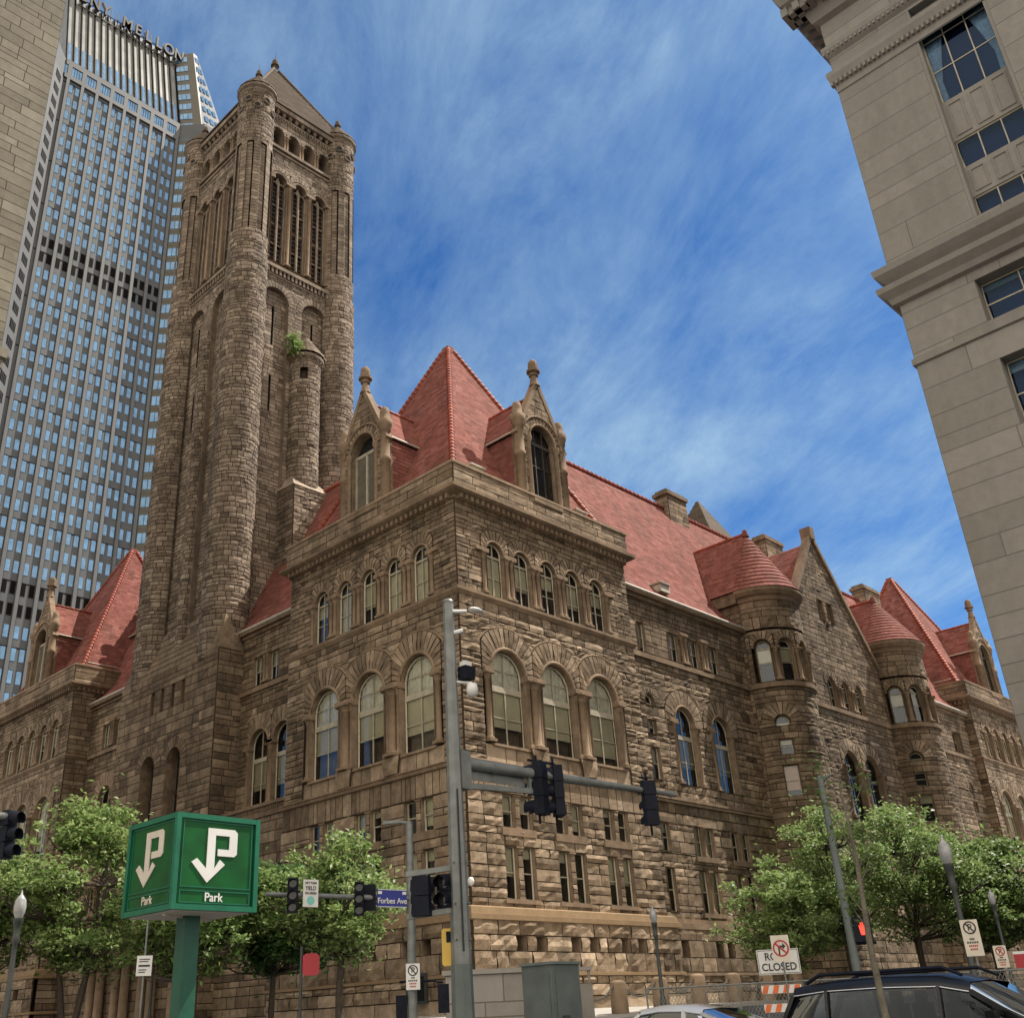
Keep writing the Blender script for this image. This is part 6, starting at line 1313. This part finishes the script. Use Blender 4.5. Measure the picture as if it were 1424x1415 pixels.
# entrance wall and planter at the corner
ew = thing('entrance_wall', 'low pale stone wall with coping at the corner of the courthouse', 'wall', (-6.2, -9.0, G(-6.2, -9)))
fe = Matrix.Rotation(R_(-45), 4, 'Z'); zt = 2.12-ew.location.z
M = MB(); wall(M, planar, -3.0, 0.2, 0, zt-0.1, 0.6, 1.6, (), 0.01, 0.0, 1, 1, (0.5, 0.9)); M.box((-3.0, 0.05, 0), (0.2, 0.6, zt-0.1), 0.6); M.box((-3.1, -0.1, zt-0.1), (0.3, 0.7, zt+0.06), 0.9); M.box((0.2, -0.1, 0), (0.3, 0.6, zt-0.1), 0.7); M.build('wall', 'limestone', ew, fe)
M = MB(); M.box((0.3, 0.3, 0), (2.3, 0.8, zt-0.55), 0.3); M.box((0.3, 0.2, zt-0.12), (2.3, 0.4, zt), 0.8); [M.tube([(x, 0.3, zt-0.55), (x, 0.3, zt-0.1)], 0.05, 6) for x in (0.4, 1.3, 2.2)]; M.build('parapet_rail', 'limestone', ew, fe)
pl_ = thing('flower_planter', 'yellow and green flower planting behind the low corner wall', 'planter', (-6.3, -10.3, G(-6.3, -10.3)), R_(-45)); M = MB(); M.box((-0.8, -0.3, 0), (0.8, 0.3, 0.75), 0.5); M.build('box', 'limestone', pl_)
P = gn.uniform(-1, 1, (700, 3))*np.array([0.78, 0.3, 0.14])+np.array([0, 0, 0.9]); leaves('foliage', P, 0.06, 'leafbright', pl_, None, 8)
leaves('flowers', gn.uniform(-1, 1, (160, 3))*np.array([0.78, 0.32, 0.1])+np.array([0, -0.05, 0.82]), 0.05, 'leafbright', pl_, None, 9).data.materials[0] = MT['yellow']
# chain link fence
fp = [(-6.0, -14.0), (-4.6, -16.6), (-3.2, -19.2), (-1.9, -21.8), (-0.6, -24.4)]
fn = thing('chain_link_fence', 'temporary chain link fence along the closed road', 'fence', (fp[0][0], fp[0][1], G(*fp[0])))
M = MB(); Mw = MB(); o0 = Vector(fn.location)
for (x, y) in fp: M.tube([Vector((x, y, G(x, y)))-o0, Vector((x, y, 1.25))-o0], 0.03, 6)
for (x, y), (x2, y2) in zip(fp, fp[1:]):
    for z in (1.22, 0.1): M.tube([Vector((x, y, z))-o0, Vector((x2, y2, z))-o0], 0.025, 6)
    n = 26
    for i in range(n):
        for s in (0, 1):
            a, b = i/n, (i+6)/n; b2 = min(b, 1); f = (b2-a)/(b-a); za, zb = (0.1, 0.1+1.12*f) if s == 0 else (1.22, 1.22-1.12*f)
            Mw.bar(Vector((x+(x2-x)*a, y+(y2-y)*a, za))-o0, Vector((x+(x2-x)*b2, y+(y2-y)*b2, zb))-o0, 0.012)
M.build('frame', 'steel', fn); Mw.build('mesh', 'steel', fn)
# notice board low on the west wall
nb = thing('notice_board', 'dark framed notice board on the west wall near the slim pole', 'notice board', (-0.7, 3.2, 2.0), R_(-90)); M = MB(); M.box((-0.7, 0, -0.65), (0.7, 0.12, 0.65)); M.build('frame', 'lampblack', nb); M = MB(); M.box((-0.58, -0.01, -0.52), (0.58, 0.0, 0.52)); [M.box((-0.5, -0.016, -0.45+k*0.17), (0.5, -0.0105, -0.42+k*0.17)) for k in range(6)]; M.build('panel', 'carglass', nb)

# ------------------------------------------------------------------ vehicles
def car(name, label, x, y, rz, paint, st, glass, Lc, Wc, wheel, roofrail=False, cat='car'):
    """st: stations (x, belt z, roof z or None, roof half width factor); x forward, origin under the middle"""
    o = thing(name, label, cat, (x, y, G(x, y)), R_(rz)); hw = Wc/2
    M = MB(); vs = []; ns = len(st); prof = []
    for (px, zb, zr, nar) in st:
        b = 0.32; w = hw*nar; prof.append([(px, -w*0.92, b), (px, -w, b+0.18), (px, -w*1.0, zb*0.72), (px, -w*0.965, zb-0.04), (px, -w*0.90, zb), (px, 0, zb+0.035), (px, w*0.90, zb), (px, w*0.965, zb-0.04), (px, w, zb*0.72), (px, w, b+0.18), (px, w*0.92, b)])
    k = len(prof[0]); vs = [p for r in prof for p in r]; M.add(vs, [(i*k+j, i*k+(j+1) % k, (i+1)*k+(j+1) % k, (i+1)*k+j) for i in range(ns-1) for j in range(k)], 0.5, True); M.add(prof[0]+prof[-1], [tuple(range(k)), tuple(range(k, 2*k))]); M.build('body', paint, o)
    g_ = [s for s in st if s[2]]; Gm = MB(); gp = []
    for (px, zb, zr, nar) in g_:
        w = hw*nar; r = w*glass; t = zr-zb; gp.append([(px, -w*0.93, zb-0.03), (px, -w*0.93+(w*0.93-r)*0.75, zb+t*0.72), (px, -r*0.93, zb+t*0.93), (px, 0, zr), (px, r*0.93, zb+t*0.93), (px, w*0.93-(w*0.93-r)*0.75, zb+t*0.72), (px, w*0.93, zb-0.03)])
    k = 7; n = len(gp); Gm.add([p for r in gp for p in r], [(i*k+j, i*k+j+1, (i+1)*k+j+1, (i+1)*k+j) for i in range(n-1) for j in range(k-1)], 0.5, True); Gm.build('windows', 'cabin', o)
    It = MB(); bz0 = g_[1][1]-0.3
    for px_ in (g_[-1][0]-1.1, g_[-1][0]-2.0):
        for s in (-1, 1): It.box((px_-0.08, s*hw*0.45-0.22, bz0), (px_+0.08, s*hw*0.45+0.22, bz0+0.5)); It.box((px_-0.05, s*hw*0.45-0.12, bz0+0.5), (px_+0.05, s*hw*0.45+0.12, bz0+0.68))
    It.box((g_[-1][0]-0.75, -hw*0.85, bz0), (g_[-1][0]-0.3, hw*0.85, bz0+0.36)); It.tube([(g_[-1][0]-0.75+0.0*a, -hw*0.42+0.18*math.cos(a), bz0+0.38+0.18*math.sin(a)) for a in [k*0.524 for k in range(13)]], 0.016, 5); It.build('seats', 'rubber', o)
    Rf = MB(); mid = [(i, r) for i, r in enumerate(gp) if g_[i][2]-g_[i][1] > 0.3]
    rr = [[(p[0], p[1]*1.012, p[2]+0.012) for p in r[1:6]] for i, r in mid]
    Rf.add([p for r in rr for p in r], [(i*5+j, i*5+j+1, (i+1)*5+j+1, (i+1)*5+j) for i in range(len(rr)-1) for j in range(4)], 0.5, True)
    for s in (1, 5):             # pillars front and rear
        a, b = gp[0], mid[0][1]; Rf.bar(Vector(a[0 if s == 1 else 6])*1.0, Vector(b[s])+Vector((0, 0, 0.01)), 0.09, 0.06); a, b = gp[-1], mid[-1][1]; Rf.bar(Vector(a[0 if s == 1 else 6]), Vector(b[s])+Vector((0, 0, 0.01)), 0.08, 0.06)
        for i, r in mid[1:-1]: Rf.bar(Vector(r[0 if s == 1 else 6])*1.0, Vector(r[s])+Vector((0, 0, 0.0)), 0.08, 0.05) if i % 2 == 0 else None
    Rf.build('roof', paint, o)
    Cm = MB(); [Cm.tube([Vector(r[q])+Vector((0, s_*0.01, 0.02)) for r in gp], 0.014, 5) for q, s_ in ((0, -1), (6, 1))]; [Cm.tube([Vector(r[q])+Vector((0, s_*0.012, 0.0)) for i, r in mid], 0.012, 5) for q, s_ in ((1, -1), (5, 1))]; Cm.build('window_trim', 'chrome', o)
    if roofrail:
        Q = MB(); x0, x1 = mid[0][1][2][0], mid[-1][1][2][0]; zz = max(r[3][2] for i, r in mid)
        for s in (-1, 1): Q.tube([(x0+0.2, s*hw*glass*0.86, zz-0.06), (x0+0.45, s*hw*glass*0.86, zz+0.05), (x1-0.4, s*hw*glass*0.86, zz+0.05), (x1-0.12, s*hw*glass*0.86, zz-0.07)], 0.028, 6)
        for xx in (x0+0.7, x1-0.9): Q.tube([(xx, -hw*glass*0.86, zz+0.05), (xx, hw*glass*0.86, zz+0.05)], 0.02, 6)
        Q.build('roof_rail', 'sig', o)
    for sx in (st[0][0]+0.17*Lc, st[-1][0]-0.17*Lc):
        for s in (-1, 1):
            Wm = MB(); Wm.tube([(sx, s*(hw-0.24), wheel), (sx, s*(hw+0.01), wheel)], wheel, 20); w = Wm.build('wheel', 'rubber', o); Wm = MB(); Wm.tube([(sx, s*(hw-0.02), wheel), (sx, s*(hw+0.02), wheel)], wheel*0.62, 12); Wm.build('rim', 'chrome', w)
    for s in (-1, 1):
        Hm = MB(); Hm.box((st[-1][0]-0.18, s*hw*0.62-0.18, 0.62), (st[-1][0]+0.01, s*hw*0.62+0.18, 0.78)); Hm.build('headlight', 'lampglass', o); Hm = MB(); Hm.box((st[0][0]-0.01, s*hw*0.7-0.15, 0.72), (st[0][0]+0.2, s*hw*0.7+0.15, 0.9)); Hm.build('tail_light', 'redlamp', o)
        xm = g_[-1][0]-0.35; Hm = MB(); Hm.box((xm-0.08, s*(hw+0.02)-0.02, g_[-1][1]-0.02), (xm+0.08, s*(hw+0.2)-0.02, g_[-1][1]+0.14), 0.5, 0, 0.02); Hm.build('mirror', paint, o)
    return o
sedan = [(-2.4, 0.78, None, 0.82), (-2.2, 0.98, None, 0.93), (-1.75, 1.05, 1.06, 0.97), (-1.0, 1.0, 1.36, 1.0), (-0.55, 0.98, 1.45, 1.0), (0.1, 0.96, 1.48, 1.0), (0.6, 0.94, 1.42, 1.0), (1.3, 0.93, 0.96, 0.98), (1.8, 0.88, None, 0.95), (2.2, 0.78, None, 0.88), (2.4, 0.6, None, 0.8)]
car('sedan', 'silver white sedan with a black window line in front of the courthouse corner', -15.5, -22.0, 90, 'carwhite', sedan, 0.76, 4.8, 1.84, 0.33)
suv = [(-2.4, 1.0, None, 0.9), (-2.35, 1.2, 1.25, 0.95), (-2.1, 1.22, 1.74, 0.98), (-1.5, 1.2, 1.81, 1.0), (-0.6, 1.18, 1.83, 1.0), (0.3, 1.16, 1.80, 1.0), (0.75, 1.15, 1.68, 1.0), (1.45, 1.14, 1.17, 0.98), (1.9, 1.1, None, 0.97), (2.3, 1.0, None, 0.92), (2.45, 0.75, None, 0.85)]
car('suv', 'black suv with roof rails passing at the lower right', -18.9, -29.25, -90, 'carblack', suv, 0.8, 4.9, 1.95, 0.38, True)
